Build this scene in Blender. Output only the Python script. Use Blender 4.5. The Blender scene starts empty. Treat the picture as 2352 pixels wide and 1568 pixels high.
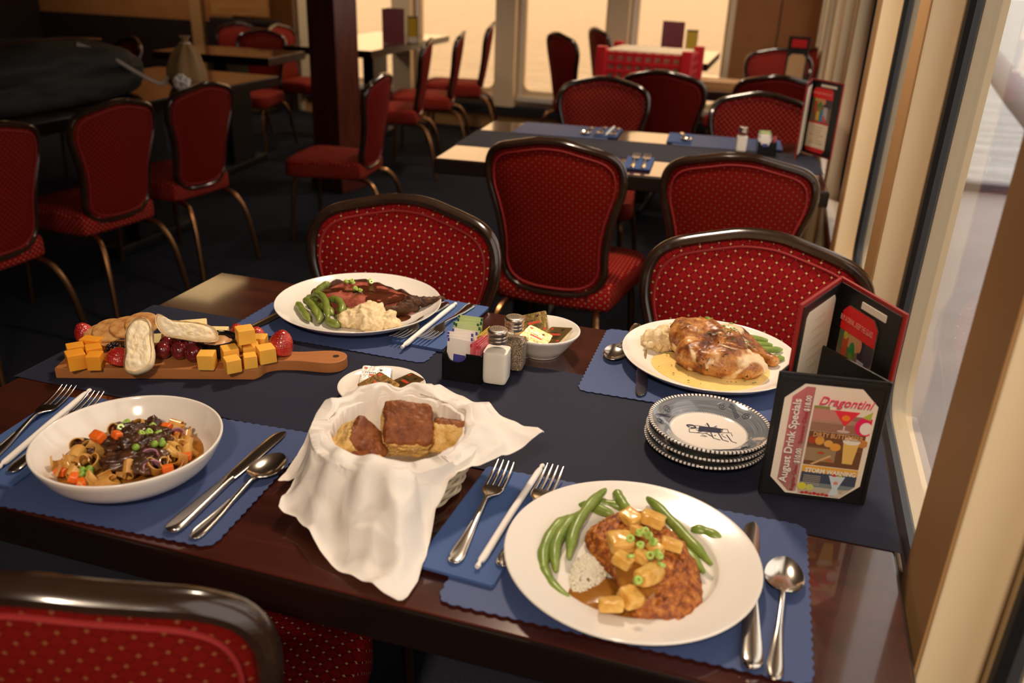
import bpy, bmesh, math, random
from mathutils import Vector, Matrix, noise, Euler

sc = bpy.context.scene
COL = sc.collection
PI = math.pi
R = math.radians

# ------------------------------------------------------------------ camera
cam_d = bpy.data.cameras.new('camera')
cam = bpy.data.objects.new('camera', cam_d)
COL.objects.link(cam)
CR = Vector((0.95463404, 0.29573734, 0.03483197))
CU = Vector((-0.14996195, 0.37639456, 0.91424206))
CF = Vector((-0.25726495, 0.87799007, -0.40366841))
CO = Vector((1.00845582, -0.60267861, 1.32916037))
M = Matrix.Identity(4)
for i in range(3):
    M[i][0] = CR[i]; M[i][1] = CU[i]; M[i][2] = -CF[i]; M[i][3] = CO[i]
cam.matrix_world = M
cam_d.sensor_width = 36.0
cam_d.lens = 1966.34 / 2352 * 36.0
cam_d.clip_start = 0.02
cam_d.clip_end = 400
cam_d.dof.use_dof = True
cam_d.dof.focus_distance = 1.27
cam_d.dof.aperture_fstop = 4.2
sc.camera = cam

# ------------------------------------------------------------------ colour management
vs = sc.view_settings
vs.view_transform = 'Standard'
vs.look = 'None'
vs.gamma = 1
vs.use_curve_mapping = False
vs.exposure = 0.0
sc.cycles.use_denoising = True
sc.cycles.sample_clamp_indirect = 4.0
sc.cycles.max_bounces = 8
sc.cycles.transparent_max_bounces = 12
sc.cycles.caustics_reflective = False
sc.cycles.caustics_refractive = False
sc.cycles.blur_glossy = 0.6

# ------------------------------------------------------------------ daylight (overcast sky outside)
w = bpy.data.worlds.new('sky')
sc.world = w
w.use_nodes = True
wn = w.node_tree.nodes
wl = w.node_tree.links
wn.clear()
wo = wn.new('ShaderNodeOutputWorld')
wb = wn.new('ShaderNodeBackground')
wb.inputs['Color'].default_value = (1.0, 0.955, 0.91, 1)
wb.inputs['Strength'].default_value = 1.9
wl.new(wb.outputs[0], wo.inputs[0])

# ------------------------------------------------------------------ warm ceiling downlights, and fill lamps added to brighten dim spots
def lamp(name, loc, power, size=0.10, angle=150, color=(1.0, 0.775, 0.575), aim=(0, 0, -1), blend=0.8):
    d = bpy.data.lights.new(name, 'SPOT')
    d.energy = power
    d.color = color
    d.shadow_soft_size = size
    d.spot_size = R(angle)
    d.spot_blend = blend
    o = bpy.data.objects.new(name, d)
    o.location = loc
    o.rotation_euler = Vector(aim).to_track_quat('-Z', 'Y').to_euler()
    COL.objects.link(o)
    return o
lamp('ceiling_or_fill_lamp', (0.62, 1.25, 2.22), 104, 0.09, 118)
lamp('ceiling_or_fill_lamp', (1.00, -1.45, 2.22), 112, 0.10, 112, aim=(0.05, 0.62, -1))  # fill placed behind the camera, aimed to brighten the pier faces
lamp('ceiling_or_fill_lamp', (0.60, 3.6, 2.22), 44, 0.10, 120)
lamp('ceiling_or_fill_lamp', (-0.55, 4.7, 2.22), 50, 0.10, 130)  # fill, set here to brighten the far chairs' backs
lamp('ceiling_or_fill_lamp', (0.75, 5.45, 2.22), 26, 0.08, 140)  # added fill to brighten the amber panel near the corner
lamp('ceiling_or_fill_lamp', (-1.35, 4.0, 2.22), 5, 0.06, 120)
lamp('ceiling_or_fill_lamp', (-2.3, 5.6, 2.22), 26, 0.06, 130)
lamp('ceiling_or_fill_lamp', (-4.1, 5.2, 2.22), 55, 0.06, 150, aim=(0, 0.6, -1))  # added fill for a glow on the far amber wall and stand

# ------------------------------------------------------------------ mesh helpers
class MB:
    """collects verts and faces of one part"""
    def __init__(s):
        s.v = []; s.f = []; s.mi = []; s.uv = []; s.hard = False
    def add(s, verts, faces, mi=0, mat=None, uv=None):
        b = len(s.v)
        for k, p in enumerate(verts):
            p = Vector(p)
            s.uv.append(uv[k] if uv else (p.x, p.y))
            if mat is not None: p = mat @ p
            s.v.append(p)
        for f in faces:
            s.f.append([b + i for i in f]); s.mi.append(mi)
        return s
    def xf(s, mat):
        s.v = [mat @ p for p in s.v]; return s

def build(name, mb, mats, parent=None, loc=(0, 0, 0), rot=(0, 0, 0), sharp=40, smooth=True):
    me = bpy.data.meshes.new(name)
    me.from_pydata([tuple(p) for p in mb.v], [], mb.f)
    if not isinstance(mats, (list, tuple)): mats = [mats]
    for m in mats: me.materials.append(m)
    me.polygons.foreach_set('material_index', mb.mi)
    uvl = me.uv_layers.new(name='UVMap')
    li = [0] * len(me.loops)
    me.loops.foreach_get('vertex_index', li)
    flat = []
    for i in li: flat += list(mb.uv[i])
    uvl.data.foreach_set('uv', flat)
    if smooth:
        me.polygons.foreach_set('use_smooth', [True] * len(me.polygons))
        me.set_sharp_from_angle(angle=R(sharp))
    me.update()
    o = bpy.data.objects.new(name, me)
    COL.objects.link(o)
    o.location = loc
    o.rotation_euler = rot
    if smooth and mb.hard:      # keep broad flat faces flat beside rounded edges
        wm = o.modifiers.new('flat_faces', 'WEIGHTED_NORMAL'); wm.keep_sharp = True; wm.weight = 100
    if parent: o.parent = parent
    return o

def tag(o, label, cat, group=None):
    o['label'] = label; o['category'] = cat
    if group: o['group'] = group
    return o

def thing(name, label, cat, loc=(0, 0, 0), rz=0.0, group=None):
    o = bpy.data.objects.new(name, None)
    o.empty_display_size = 0.05
    COL.objects.link(o)
    o.location = loc
    o.rotation_euler = (0, 0, rz) if not isinstance(rz, (tuple, list)) else rz
    return tag(o, label, cat, group)

def struct(o):
    o['kind'] = 'structure'; return o
def stuff(o):
    o['kind'] = 'stuff'; return o

def dup(root, loc, rz=None, label=None, group=None):
    r = root.copy(); COL.objects.link(r)
    r.location = loc
    if rz is not None: r.rotation_euler = (0, 0, rz) if not isinstance(rz, (tuple, list)) else rz
    if label: r['label'] = label
    if group: r['group'] = group
    def kids(a, b):
        for ch in list(a.children):
            c = ch.copy(); COL.objects.link(c); c.parent = b
            kids(ch, c)
    kids(root, r)
    return r

def T(x=0, y=0, z=0): return Matrix.Translation((x, y, z))
def RX(a): return Matrix.Rotation(a, 4, 'X')
def RY(a): return Matrix.Rotation(a, 4, 'Y')
def RZ(a): return Matrix.Rotation(a, 4, 'Z')
def SC(x, y, z): return Matrix.Diagonal((x, y, z, 1))

def from_bm(mb, bm, mat=None, mi=0):
    bm.verts.ensure_lookup_table()
    bm.verts.index_update()
    vv = [v.co.copy() for v in bm.verts]
    ff = [[v.index for v in f.verts] for f in bm.faces]
    bm.free()
    return mb.add(vv, ff, mi, mat)

def rbox(mb, sx, sy, sz, r=0.0, seg=2, mat=None, mi=0, z0=True):
    """box sx*sy*sz, base at z=0 when z0, edges rounded"""
    bm = bmesh.new()
    bmesh.ops.create_cube(bm, size=1)
    for v in bm.verts:
        v.co.x *= sx; v.co.y *= sy; v.co.z = v.co.z * sz + (sz / 2 if z0 else 0)
    if r > 0:
        bmesh.ops.bevel(bm, geom=list(bm.edges), offset=min(r, 0.49 * min(sx, sy, sz)), segments=seg, affect='EDGES', profile=0.5)
    mb.hard = True
    return from_bm(mb, bm, mat, mi)

def box(mb, x0, x1, y0, y1, z0, z1, r=0.0, mi=0, mat=None, seg=2):
    m = T((x0 + x1) / 2, (y0 + y1) / 2, z0)
    if mat is not None: m = mat @ m
    return rbox(mb, x1 - x0, y1 - y0, z1 - z0, r, seg, m, mi)

def prism(mb, pts, z0, z1, r=0.0, seg=2, mat=None, mi=0):
    """closed outline raised from z0 to z1, rims rounded"""
    bm = bmesh.new()
    vs_ = [bm.verts.new((p[0], p[1], z0)) for p in pts]
    f = bm.faces.new(vs_)
    f.normal_update()
    if f.normal.z > 0: f.normal_flip()
    e = bmesh.ops.extrude_face_region(bm, geom=[f])
    nv = [g for g in e['geom'] if isinstance(g, bmesh.types.BMVert)]
    for v in nv: v.co.z = z1
    bmesh.ops.recalc_face_normals(bm, faces=list(bm.faces))
    if r > 0:
        ed = [q for q in bm.edges if abs(q.verts[0].co.z - q.verts[1].co.z) < 1e-7 and len(q.link_faces) == 2]
        bmesh.ops.bevel(bm, geom=ed, offset=r, segments=seg, affect='EDGES', profile=0.5)
    mb.hard = True
    return from_bm(mb, bm, mat, mi)

def lathe(mb, prof, n=48, mat=None, mi=0, close=False):
    """profile of (radius, z) turned about Z"""
    vv = []; ff = []; idx = []
    for (r, z) in prof:
        if r < 1e-6:
            idx.append([len(vv)] * n); vv.append((0, 0, z))
        else:
            idx.append(list(range(len(vv), len(vv) + n)))
            for k in range(n):
                a = 2 * PI * k / n
                vv.append((r * math.cos(a), r * math.sin(a), z))
    m = len(prof)
    for i in range(m if close else m - 1):
        A = idx[i]; B = idx[(i + 1) % m]
        for k in range(n):
            q = [A[k], A[(k + 1) % n], B[(k + 1) % n], B[k]]
            u = []
            for t in q:
                if t not in u: u.append(t)
            if len(u) >= 3: ff.append(u)
    return mb.add(vv, ff, mi, mat)

def spline(pts, n=8, closed=False):
    """Catmull-Rom through points (any dimension), n steps a span"""
    P = [tuple(p) for p in pts]; out = []
    m = len(P)
    rng = range(m) if closed else range(m - 1)
    for i in rng:
        p0 = P[(i - 1) % m] if closed or i > 0 else P[0]
        p1 = P[i]; p2 = P[(i + 1) % m]
        p3 = P[(i + 2) % m] if closed or i + 2 < m else P[-1]
        for k in range(n):
            t = k / n
            out.append(tuple(0.5 * ((2 * b) + (-a + c) * t + (2 * a - 5 * b + 4 * c - d) * t * t + (-a + 3 * b - 3 * c + d) * t ** 3)
                             for a, b, c, d in zip(p0, p1, p2, p3)))
    if not closed: out.append(P[-1])
    return out

def tube(mb, pts, rad, n=10, closed=False, flat=1.0, up=None, caps=True, mat=None, mi=0):
    """tube along points; rad a number or a list; flat scales the cross-section along 'up'"""
    P = [Vector(p) for p in pts]; m = len(P)
    if not isinstance(rad, (list, tuple)): rad = [rad] * m
    vv = []; ff = []
    prev = None
    for i in range(m):
        if closed: t = P[(i + 1) % m] - P[(i - 1) % m]
        else: t = P[min(i + 1, m - 1)] - P[max(i - 1, 0)]
        t = t.normalized() if t.length > 1e-9 else Vector((0, 0, 1))
        if up is not None:
            u = Vector(up) - t * t.dot(Vector(up))
        elif prev is None:
            u = t.orthogonal()
        else:
            u = prev - t * t.dot(prev)
        if u.length < 1e-6: u = t.orthogonal()
        u.normalize(); prev = u
        b = t.cross(u)
        for k in range(n):
            a = 2 * PI * k / n
            vv.append(P[i] + b * (rad[i] * math.cos(a)) + u * (rad[i] * flat * math.sin(a)))
    for i in range(m if closed else m - 1):
        j = (i + 1) % m
        for k in range(n):
            ff.append([i * n + k, i * n + (k + 1) % n, j * n + (k + 1) % n, j * n + k])
    if caps and not closed:
        for i, p in ((0, P[0]), (m - 1, P[-1])):
            c = len(vv); vv.append(p)
            for k in range(n):
                q = [i * n + k, i * n + (k + 1) % n, c]
                ff.append(q if i else q[::-1])
    return mb.add(vv, ff, mi, mat)

def grid(mb, nu, nv, fn, mat=None, mi=0, uvs=1.0):
    vv = []; uu = []
    for j in range(nv + 1):
        for i in range(nu + 1):
            vv.append(fn(i / nu, j / nv)); uu.append((i / nu * uvs, j / nv * uvs))
    ff = [[j * (nu + 1) + i, j * (nu + 1) + i + 1, (j + 1) * (nu + 1) + i + 1, (j + 1) * (nu + 1) + i] for j in range(nv) for i in range(nu)]
    return mb.add(vv, ff, mi, mat, uu)

def sheet(mb, nu, nv, fn, th, mat=None, mi=0):
    """a cloth or ribbon with real thickness: two grids joined at the rim"""
    top = [[Vector(fn(i / nu, j / nv)) for i in range(nu + 1)] for j in range(nv + 1)]
    nrm = [[None] * (nu + 1) for _ in range(nv + 1)]
    for j in range(nv + 1):
        for i in range(nu + 1):
            du = top[j][min(i + 1, nu)] - top[j][max(i - 1, 0)]
            dv = top[min(j + 1, nv)][i] - top[max(j - 1, 0)][i]
            q = du.cross(dv)
            nrm[j][i] = q.normalized() if q.length > 1e-12 else Vector((0, 0, 1))
    N = (nu + 1) * (nv + 1)
    vv = [top[j][i] for j in range(nv + 1) for i in range(nu + 1)]
    vv += [top[j][i] - nrm[j][i] * th for j in range(nv + 1) for i in range(nu + 1)]
    uu = [(i / nu, j / nv) for j in range(nv + 1) for i in range(nu + 1)] * 2
    ix = lambda i, j: j * (nu + 1) + i
    ff = []
    for j in range(nv):
        for i in range(nu):
            a, b, c, d = ix(i, j), ix(i + 1, j), ix(i + 1, j + 1), ix(i, j + 1)
            ff.append([a, b, c, d]); ff.append([N + d, N + c, N + b, N + a])
    for i in range(nu):
        ff.append([ix(i + 1, 0), ix(i, 0), N + ix(i, 0), N + ix(i + 1, 0)])
        ff.append([ix(i, nv), ix(i + 1, nv), N + ix(i + 1, nv), N + ix(i, nv)])
    for j in range(nv):
        ff.append([ix(0, j), ix(0, j + 1), N + ix(0, j + 1), N + ix(0, j)])
        ff.append([ix(nu, j + 1), ix(nu, j), N + ix(nu, j), N + ix(nu, j + 1)])
    return mb.add(vv, ff, mi, mat, uu)

_ico = {}
def ico(sub):
    if sub not in _ico:
        bm = bmesh.new()
        bmesh.ops.create_icosphere(bm, subdivisions=sub, radius=1)
        bm.verts.ensure_lookup_table()
        _ico[sub] = ([v.co.copy() for v in bm.verts], [[v.index for v in f.verts] for f in bm.faces])
        bm.free()
    return _ico[sub]
def fnoise(p, sc_=1.0, oct_=3, seed=0.0):
    return noise.fractal(Vector(p) * sc_ + Vector((seed * 7.31, seed * 3.17, seed * 5.71)), 0.9, 2.0, oct_)
def blob(mb, size, sub=3, amp=0.15, freq=1.5, seed=0.0, oct_=3, mat=None, mi=0, shape=None, power=None):
    """a lumpy solid: unit sphere pushed by noise, then scaled"""
    vv, ff = ico(sub)
    out = []
    for v in vv:
        p = v.copy()
        if power:
            s = (abs(p.x) ** power + abs(p.y) ** power + abs(p.z) ** power) ** (-1 / power)
            p = p * s
        p = p * (1 + amp * fnoise(v, freq, oct_, seed))
        if shape: p = Vector(shape(p))
        out.append((p.x * size[0], p.y * size[1], p.z * size[2]))
    return mb.add(out, ff, mi, mat)

# ------------------------------------------------------------------ material helpers
class NT:
    def __init__(s, m):
        s.m = m; s.n = m.node_tree.nodes; s.l = m.node_tree.links
    def node(s, t, **k):
        n = s.n.new('ShaderNode' + t)
        for a, b in k.items():
            if a in n.inputs: n.inputs[a].default_value = b
            else: setattr(n, a, b)
        return n
    def link(s, a, b): s.l.new(a, b)
    def math(s, op, a, b=None, c=None):
        n = s.n.new('ShaderNodeMath'); n.operation = op
        for i, v in enumerate((a, b, c)):
            if v is None: continue
            if isinstance(v, (int, float)): n.inputs[i].default_value = v
            else: s.l.new(v, n.inputs[i])
        return n.outputs[0]
    def mix(s, f, a, b, blend='MIX'):
        n = s.n.new('ShaderNodeMix'); n.data_type = 'RGBA'; n.blend_type = blend
        for k, v in ((0, f), (6, a), (7, b)):
            if isinstance(v, (int, float)): n.inputs[k].default_value = v
            elif isinstance(v, (tuple, list)): n.inputs[k].default_value = tuple(v)[:3] + (1,)
            else: s.l.new(v, n.inputs[k])
        return n.outputs[2]
    def ramp(s, fac, stops, interp='LINEAR'):
        n = s.n.new('ShaderNodeValToRGB')
        cr = n.color_ramp; cr.interpolation = interp
        while len(cr.elements) < len(stops): cr.elements.new(0.5)
        for e, (p, c) in zip(cr.elements, stops):
            e.position = p; e.color = tuple(c)[:3] + (1,)
        s.l.new(fac, n.inputs[0])
        return n.outputs[0]

def mat(name, color, rough=0.5, metal=0.0, spec=0.5, coat=0.0, sss=0.0, sss_r=(1, 0.5, 0.3), sss_scale=0.005,
        var=None, vscale=40, vdetail=3, bump=0.0, bscale=60, bdist=0.001, trans=0.0, ior=1.45, sheen=0.0, stops=None):
    """principled material; var = second colour mixed by noise; stops = colour ramp over noise"""
    m = bpy.data.materials.new(name); m.use_nodes = True
    t = NT(m)
    b = t.n['Principled BSDF']
    b.inputs['Base Color'].default_value = tuple(color)[:3] + (1,)
    b.inputs['Roughness'].default_value = rough
    b.inputs['Metallic'].default_value = metal
    b.inputs['Specular IOR Level'].default_value = spec
    b.inputs['IOR'].default_value = ior
    b.inputs['Coat Weight'].default_value = coat
    b.inputs['Coat Roughness'].default_value = 0.08
    if sheen: b.inputs['Sheen Weight'].default_value = sheen
    if trans: b.inputs['Transmission Weight'].default_value = trans
    if sss:
        b.inputs['Subsurface Weight'].default_value = sss
        b.inputs['Subsurface Radius'].default_value = sss_r
        b.inputs['Subsurface Scale'].default_value = sss_scale
    tc = None
    if var or stops or bump:
        tc = t.node('TexCoord')
    if var or stops:
        nz = t.node('TexNoise', Scale=vscale, Detail=vdetail, Roughness=0.6)
        t.link(tc.outputs['Object'], nz.inputs['Vector'])
        st = stops or [(0.35, color), (0.68, var)]
        t.link(t.ramp(nz.outputs['Fac'], st), b.inputs['Base Color'])
    if bump:
        nb = t.node('TexNoise', Scale=bscale, Detail=4, Roughness=0.6)
        t.link(tc.outputs['Object'], nb.inputs['Vector'])
        bp = t.node('Bump', Strength=bump, Distance=bdist)
        t.link(nb.outputs['Fac'], bp.inputs['Height'])
        t.link(bp.outputs['Normal'], b.inputs['Normal'])
    return m

def wood(name, c0, c1, rough=0.3, coat=0.0, scale=6, axis='X', stretch=10, spec=0.5):
    m = bpy.data.materials.new(name); m.use_nodes = True
    t = NT(m); b = t.n['Principled BSDF']
    b.inputs['Roughness'].default_value = rough
    b.inputs['Coat Weight'].default_value = coat
    b.inputs['Coat Roughness'].default_value = 0.12
    b.inputs['Specular IOR Level'].default_value = spec
    tc = t.node('TexCoord'); mp = t.node('Mapping')
    s = [stretch, stretch, stretch]; s['XYZ'.index(axis)] = 1.0
    mp.inputs['Scale'].default_value = s
    t.link(tc.outputs['Object'], mp.inputs['Vector'])
    nz = t.node('TexNoise', Scale=scale, Detail=6, Roughness=0.62, Distortion=0.4)
    t.link(mp.outputs[0], nz.inputs['Vector'])
    t.link(t.ramp(nz.outputs['Fac'], [(0.30, c0), (0.70, c1)]), b.inputs['Base Color'])
    return m

# ================================================================== the room
def tinted_glass(name, tint, gloss=0.06):
    m = bpy.data.materials.new(name); m.use_nodes = True
    t = NT(m); t.n.clear()
    out = t.node('OutputMaterial'); tr = t.node('BsdfTransparent'); gl = t.node('BsdfGlossy')
    tr.inputs[0].default_value = tuple(tint) + (1,)
    gl.inputs['Roughness'].default_value = 0.02
    fr = t.node('Fresnel'); fr.inputs['IOR'].default_value = 1.45
    mx = t.node('MixShader'); ge = t.node('NewGeometry')
    # the far side of the pane passes light on; only the near side mirrors
    t.link(t.math('MULTIPLY', fr.outputs[0], t.math('SUBTRACT', 1.0, ge.outputs['Backfacing'])), mx.inputs[0]); t.link(tr.outputs[0], mx.inputs[1]); t.link(gl.outputs[0], mx.inputs[2])
    t.link(mx.outputs[0], out.inputs[0])
    return m

M_cream = mat('cream_paint', (0.82, 0.66, 0.43), 0.38, bump=0.05, bscale=15)
M_tan = mat('tan_paint', (0.40, 0.22, 0.085), 0.5, bump=0.05, bscale=15)
M_sill = mat('white_sill_paint', (0.85, 0.78, 0.68), 0.4)
M_amber = mat('amber_wall', (0.36, 0.15, 0.045), 0.6, var=(0.30, 0.115, 0.03), vscale=3)
M_dado = mat('dark_dado', (0.018, 0.010, 0.008), 0.5)
M_carpet = mat('navy_carpet', (0.010, 0.012, 0.020), 0.95, spec=0.1, var=(0.020, 0.022, 0.034), vscale=260, bump=0.6, bscale=500, bdist=0.003)
M_ceil = mat('ceiling_paint', (0.42, 0.36, 0.28), 0.8)
M_gasket = mat('black_rubber', (0.012, 0.012, 0.014), 0.45)
M_glass = tinted_glass('window_glass', (0.92, 0.90, 0.875))
M_glass_w = tinted_glass('warm_window_glass', (0.99, 0.785, 0.56))
M_navyband = mat('navy_band', (0.022, 0.022, 0.032), 0.5)
M_seam = mat('dark_seam', (0.03, 0.015, 0.01), 0.5)
M_cherry = wood('dark_cherry', (0.045, 0.010, 0.006), (0.14, 0.030, 0.014), 0.28, 0.4, 4, 'Z', 12)

def rrect(x0, x1, z0, z1, r, n=8):
    pts = []
    for cx, cz, a0 in ((x1 - r, z1 - r, 0), (x0 + r, z1 - r, PI / 2), (x0 + r, z0 + r, PI), (x1 - r, z0 + r, 1.5 * PI)):
        for k in range(n + 1):
            a = a0 + PI / 2 * k / n
            pts.append((cx + r * math.cos(a), cz + r * math.sin(a)))
    return pts

def hole_plate(mb, x0, x1, z0, z1, inner, t, mat_):
    """a wall panel (local x,z; thickness t along +y) with a rounded opening"""
    n = len(inner); outer = []
    cx = (x0 + x1) / 2; cz = (z0 + z1) / 2
    corners = [(x1, z1), (x0, z1), (x0, z0), (x1, z0)]
    q = n // 4
    for i, (a, b) in enumerate(inner):
        c = corners[i // q]; k = i % q; h = (q - 1) / 2
        pa = (x1, b) if c[0] == x1 else (x0, b)
        pb = (a, z1) if c[1] == z1 else (a, z0)
        first, second = (pa, pb) if i // q in (0, 2) else (pb, pa)
        outer.append(c if abs(k - h) < 0.6 else (first if k < h else second))
    vv = [(a, 0, b) for a, b in inner] + [(a, 0, b) for a, b in outer] + [(a, t, b) for a, b in inner] + [(a, t, b) for a, b in outer]
    ff = []
    for i in range(n):
        j = (i + 1) % n
        ff += [[i, j, n + j, n + i], [2 * n + j, 2 * n + i, 3 * n + i, 3 * n + j], [j, i, 2 * n + i, 2 * n + j]]
    mb.add(vv, ff, 0, mat_)

# floor, ceiling, far walls
m = MB(); box(m, -6.2, 1.34, -3.0, 6.9, -0.05, 0.0)
struct(build('floor', m, M_carpet, smooth=False))
m = MB(); box(m, -6.2, 1.34, -3.0, 6.9, 2.32, 2.38)
struct(build('ceiling', m, M_ceil, smooth=False))
m = MB(); box(m, -6.2, -6.1, -3.0, 6.9, 0, 2.32)
struct(build('wall_left', m, M_dado, smooth=False))
m = MB(); box(m, -6.1, 1.34, -3.1, -3.0, 0, 2.32)
struct(build('wall_near', m, M_dado, smooth=False))

# window wall beside the tables: bays of 0.88 m between projecting piers
WX = 1.27
Wall = MB(); wn_ = 0
PITCH = 0.88
rot_side = lambda y0: T(WX, y0, 0) @ RZ(PI / 2) @ SC(1, -1, 1)
for k in range(-3, 8):
    p0 = 0.115 + PITCH * k
    m = MB()
    box(m, 1.216, WX + 0.03, p0, p0 + 0.135, 0, 2.32, 0.004)
    pier = struct(build('trim_%d' % (k + 4), m, M_cream))
    m = MB(); box(m, 1.2135, 1.2165, p0 + 0.003, p0 + 0.132, 0, 2.32, 0.001)
    build('tan_facing', m, M_tan, pier)
    y0 = p0 + 0.135; y1 = p0 + PITCH
    inner = rrect(0.035, y1 - y0 - 0.038, 0.60, 1.98, 0.075)
    hole_plate(Wall, 0, y1 - y0, 0, 2.32, inner, -0.05, T(WX, y0, 0) @ RZ(PI / 2))
    wn_ += 1
    win = bpy.data.objects.new('window_%d' % wn_, None); COL.objects.link(win); win.location = (WX, y0, 0.6); struct(win)
    g = MB()
    ring = rrect(0.041, y1 - y0 - 0.044, 0.606, 1.974, 0.070)
    tube(g, [(WX + 0.002, y0 + a, b) for a, b in ring], 0.0125, 8, closed=True)
    gk = build('gasket', g, M_gasket); gk.parent = win; gk.matrix_parent_inverse = T(WX, y0, 0.6).inverted()
    p = MB()
    prism(p, rrect(0.036, y1 - y0 - 0.039, 0.601, 1.979, 0.074), 0.0, 0.005, mat=T(WX + 0.014, y0, 0) @ RZ(PI / 2) @ RX(PI / 2))
    pn = build('pane', p, M_glass); pn.parent = win; pn.matrix_parent_inverse = T(WX, y0, 0.6).inverted()
    s = MB(); box(s, 1.222, WX + 0.004, y0 + 0.001, y1 - 0.001, 0.545, 0.572, 0.004)
    s_ = build('window_sill', s, M_sill); s_.parent = win; s_.matrix_parent_inverse = T(WX, y0, 0.6).inverted()
struct(build('wall_right', Wall, M_cream, sharp=30))

# far wall with its row of windows
BY = 6.7
Wb = MB()
bays = [(-3.20, -2.30), (-2.30, -1.36), (-1.36, -0.42), (-0.42, 0.53)]
for i, (x0, x1) in enumerate(bays):
    a0, a1 = x0 + 0.225, x1 - 0.0
    inner = rrect(a0 - x0 + 0.02, a1 - x0 - 0.02, 0.335, 2.25, 0.07)
    hole_plate(Wb, 0, x1 - x0, 0, 2.32, inner, 0.05, T(x0, BY, 0))
    wn_ += 1
    win = bpy.data.objects.new('window_%d' % wn_, None); COL.objects.link(win); win.location = (x0, BY, 0.3); struct(win)
    inv = T(x0, BY, 0.3).inverted()
    p = MB(); prism(p, [(a, b) for a, b in rrect(a0 + 0.021, a1 - 0.021, 0.336, 2.249, 0.069)], 0, 0.005, mat=T(0, BY + 0.03, 0) @ RX(PI / 2))
    o = build('pane', p, M_glass_w); o.parent = win; o.matrix_parent_inverse = inv
    s = MB(); box(s, a0 - 0.03, a1 + 0.0, BY - 0.05, BY, 0.245, 0.29, 0.006)
    o = build('window_sill', s, M_sill); o.parent = win; o.matrix_parent_inverse = inv
    s = MB(); box(s, a0 - 0.028, a0 + 0.006, BY - 0.02, BY, 0.29, 2.30, 0.004)  # pale strip paints the pier side as lit by the window
    o = build('window_frame', s, M_sill); o.parent = win; o.matrix_parent_inverse = inv
    m = MB(); box(m, x0 + 0.01, x0 + 0.185, BY - 0.11, BY, 0.2, 2.32, 0.004)
    struct(build('trim_%d' % (20 + i), m, M_cream))
box(Wb, 0.53, 1.34, BY, BY + 0.05, 0, 2.32)
box(Wb, -6.2, -3.20, BY, BY + 0.05, 0, 2.32)
struct(build('wall_back', Wb, M_cream, sharp=30))
m = MB(); box(m, -3.2, 0.53, BY - 0.10, BY, 0.135, 0.205, 0.004)
struct(build('baseboard_back', m, M_navyband))
m = MB(); box(m, -3.2, 0.53, BY - 0.06, BY, 0.0, 0.13, 0.003)
struct(build('trim_30', m, M_tan))
# amber panel between the last window and the corner
m = MB()
for a, b in ((0.575, 0.905), (0.915, 1.20)): box(m, a, b, BY - 0.035, BY, 0.0, 2.32, 0.004)
struct(build('trim_31', m, M_amber))
m = MB(); box(m, 0.905, 0.915, BY - 0.03, BY, 0, 2.32)
struct(build('trim_32', m, M_seam))
m = MB(); box(m, 0.53, 0.575, BY - 0.05, BY, 0, 2.32, 0.004); box(m, 1.20, 1.27, BY - 0.12, BY, 0, 2.32, 0.006)
struct(build('trim_33', m, M_cream))
# amber wall with a dark dado in the far corner
m = MB(); box(m, -6.1, -3.3, BY - 0.03, BY, 0.74, 2.32)
struct(build('trim_34', m, M_amber))
m = MB(); box(m, -6.1, -3.3, BY - 0.05, BY, 0, 0.74, 0.004)
struct(build('trim_35', m, M_dado))
m = MB(); box(m, -4.32, -4.20, BY - 0.10, BY, 0, 2.32, 0.005)
struct(build('trim_36', m, M_tan))
# cherry column in the middle of the floor
m = MB(); box(m, -0.105, 0.105, -0.105, 0.105, 0, 2.32, 0.012); box(m, -0.125, 0.125, -0.125, 0.125, 0, 0.12, 0.01)
o = build('trim_37', m, M_cherry, loc=(-1.56, 4.18, 0), rot=(0, 0, R(-12)))
struct(o)

# ------------------------------------------------------------------ outside: water, the boat's side deck and a sloping beam
def water_mat():
    m = bpy.data.materials.new('river_water'); m.use_nodes = True
    t = NT(m); b = t.n['Principled BSDF']
    b.inputs['Base Color'].default_value = (0.34, 0.32, 0.30, 1)
    b.inputs['Roughness'].default_value = 0.12
    tc = t.node('TexCoord'); mp = t.node('Mapping'); mp.inputs['Scale'].default_value = (0.6, 1.6, 1)
    t.link(tc.outputs['Object'], mp.inputs[0])
    nz = t.node('TexNoise', Scale=1.1, Detail=5, Roughness=0.6, Distortion=0.6)
    t.link(mp.outputs[0], nz.inputs['Vector'])
    bp = t.node('Bump', Strength=1.0, Distance=0.5)
    t.link(nz.outputs['Fac'], bp.inputs['Height']); t.link(bp.outputs[0], b.inputs['Normal'])
    return m
m = MB(); grid(m, 8, 8, lambda u, v: (-60 + 220 * u, -40 + 240 * v, 0))
struct(build('water', m, water_mat(), loc=(0, 0, -1.6)))
M_deck = mat('deck_paint', (0.30, 0.25, 0.24), 0.35, var=(0.37, 0.31, 0.295), vscale=2.0)
m = MB(); box(m, 1.36, 4.2, -3.0, 6.15, -0.35, -0.02, 0.02)
struct(build('deck', m, M_deck))
m = MB(); box(m, 1.5, 4.2, 6.02, 6.14, -0.02, 0.04, 0.01)
struct(build('deck_curb', m, mat('deck_curb_paint', (0.10, 0.075, 0.09), 0.4)))
M_beam = mat('grey_beam_paint', (0.30, 0.25, 0.27), 0.4)
o = thing('beam', 'grey sloping handrail on the outside deck seen through the window', 'beam', (2.2, 5.2, -0.02))  # sloping grey beam on two posts, outside the window
m = MB(); tube(m, [(0.05, 1.35, 0.98), (0.0, -0.6, 0.80), (0.0, -1.6, 0.70)], 0.055, 12, flat=1.3)
build('rail', m, M_beam, o)
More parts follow.
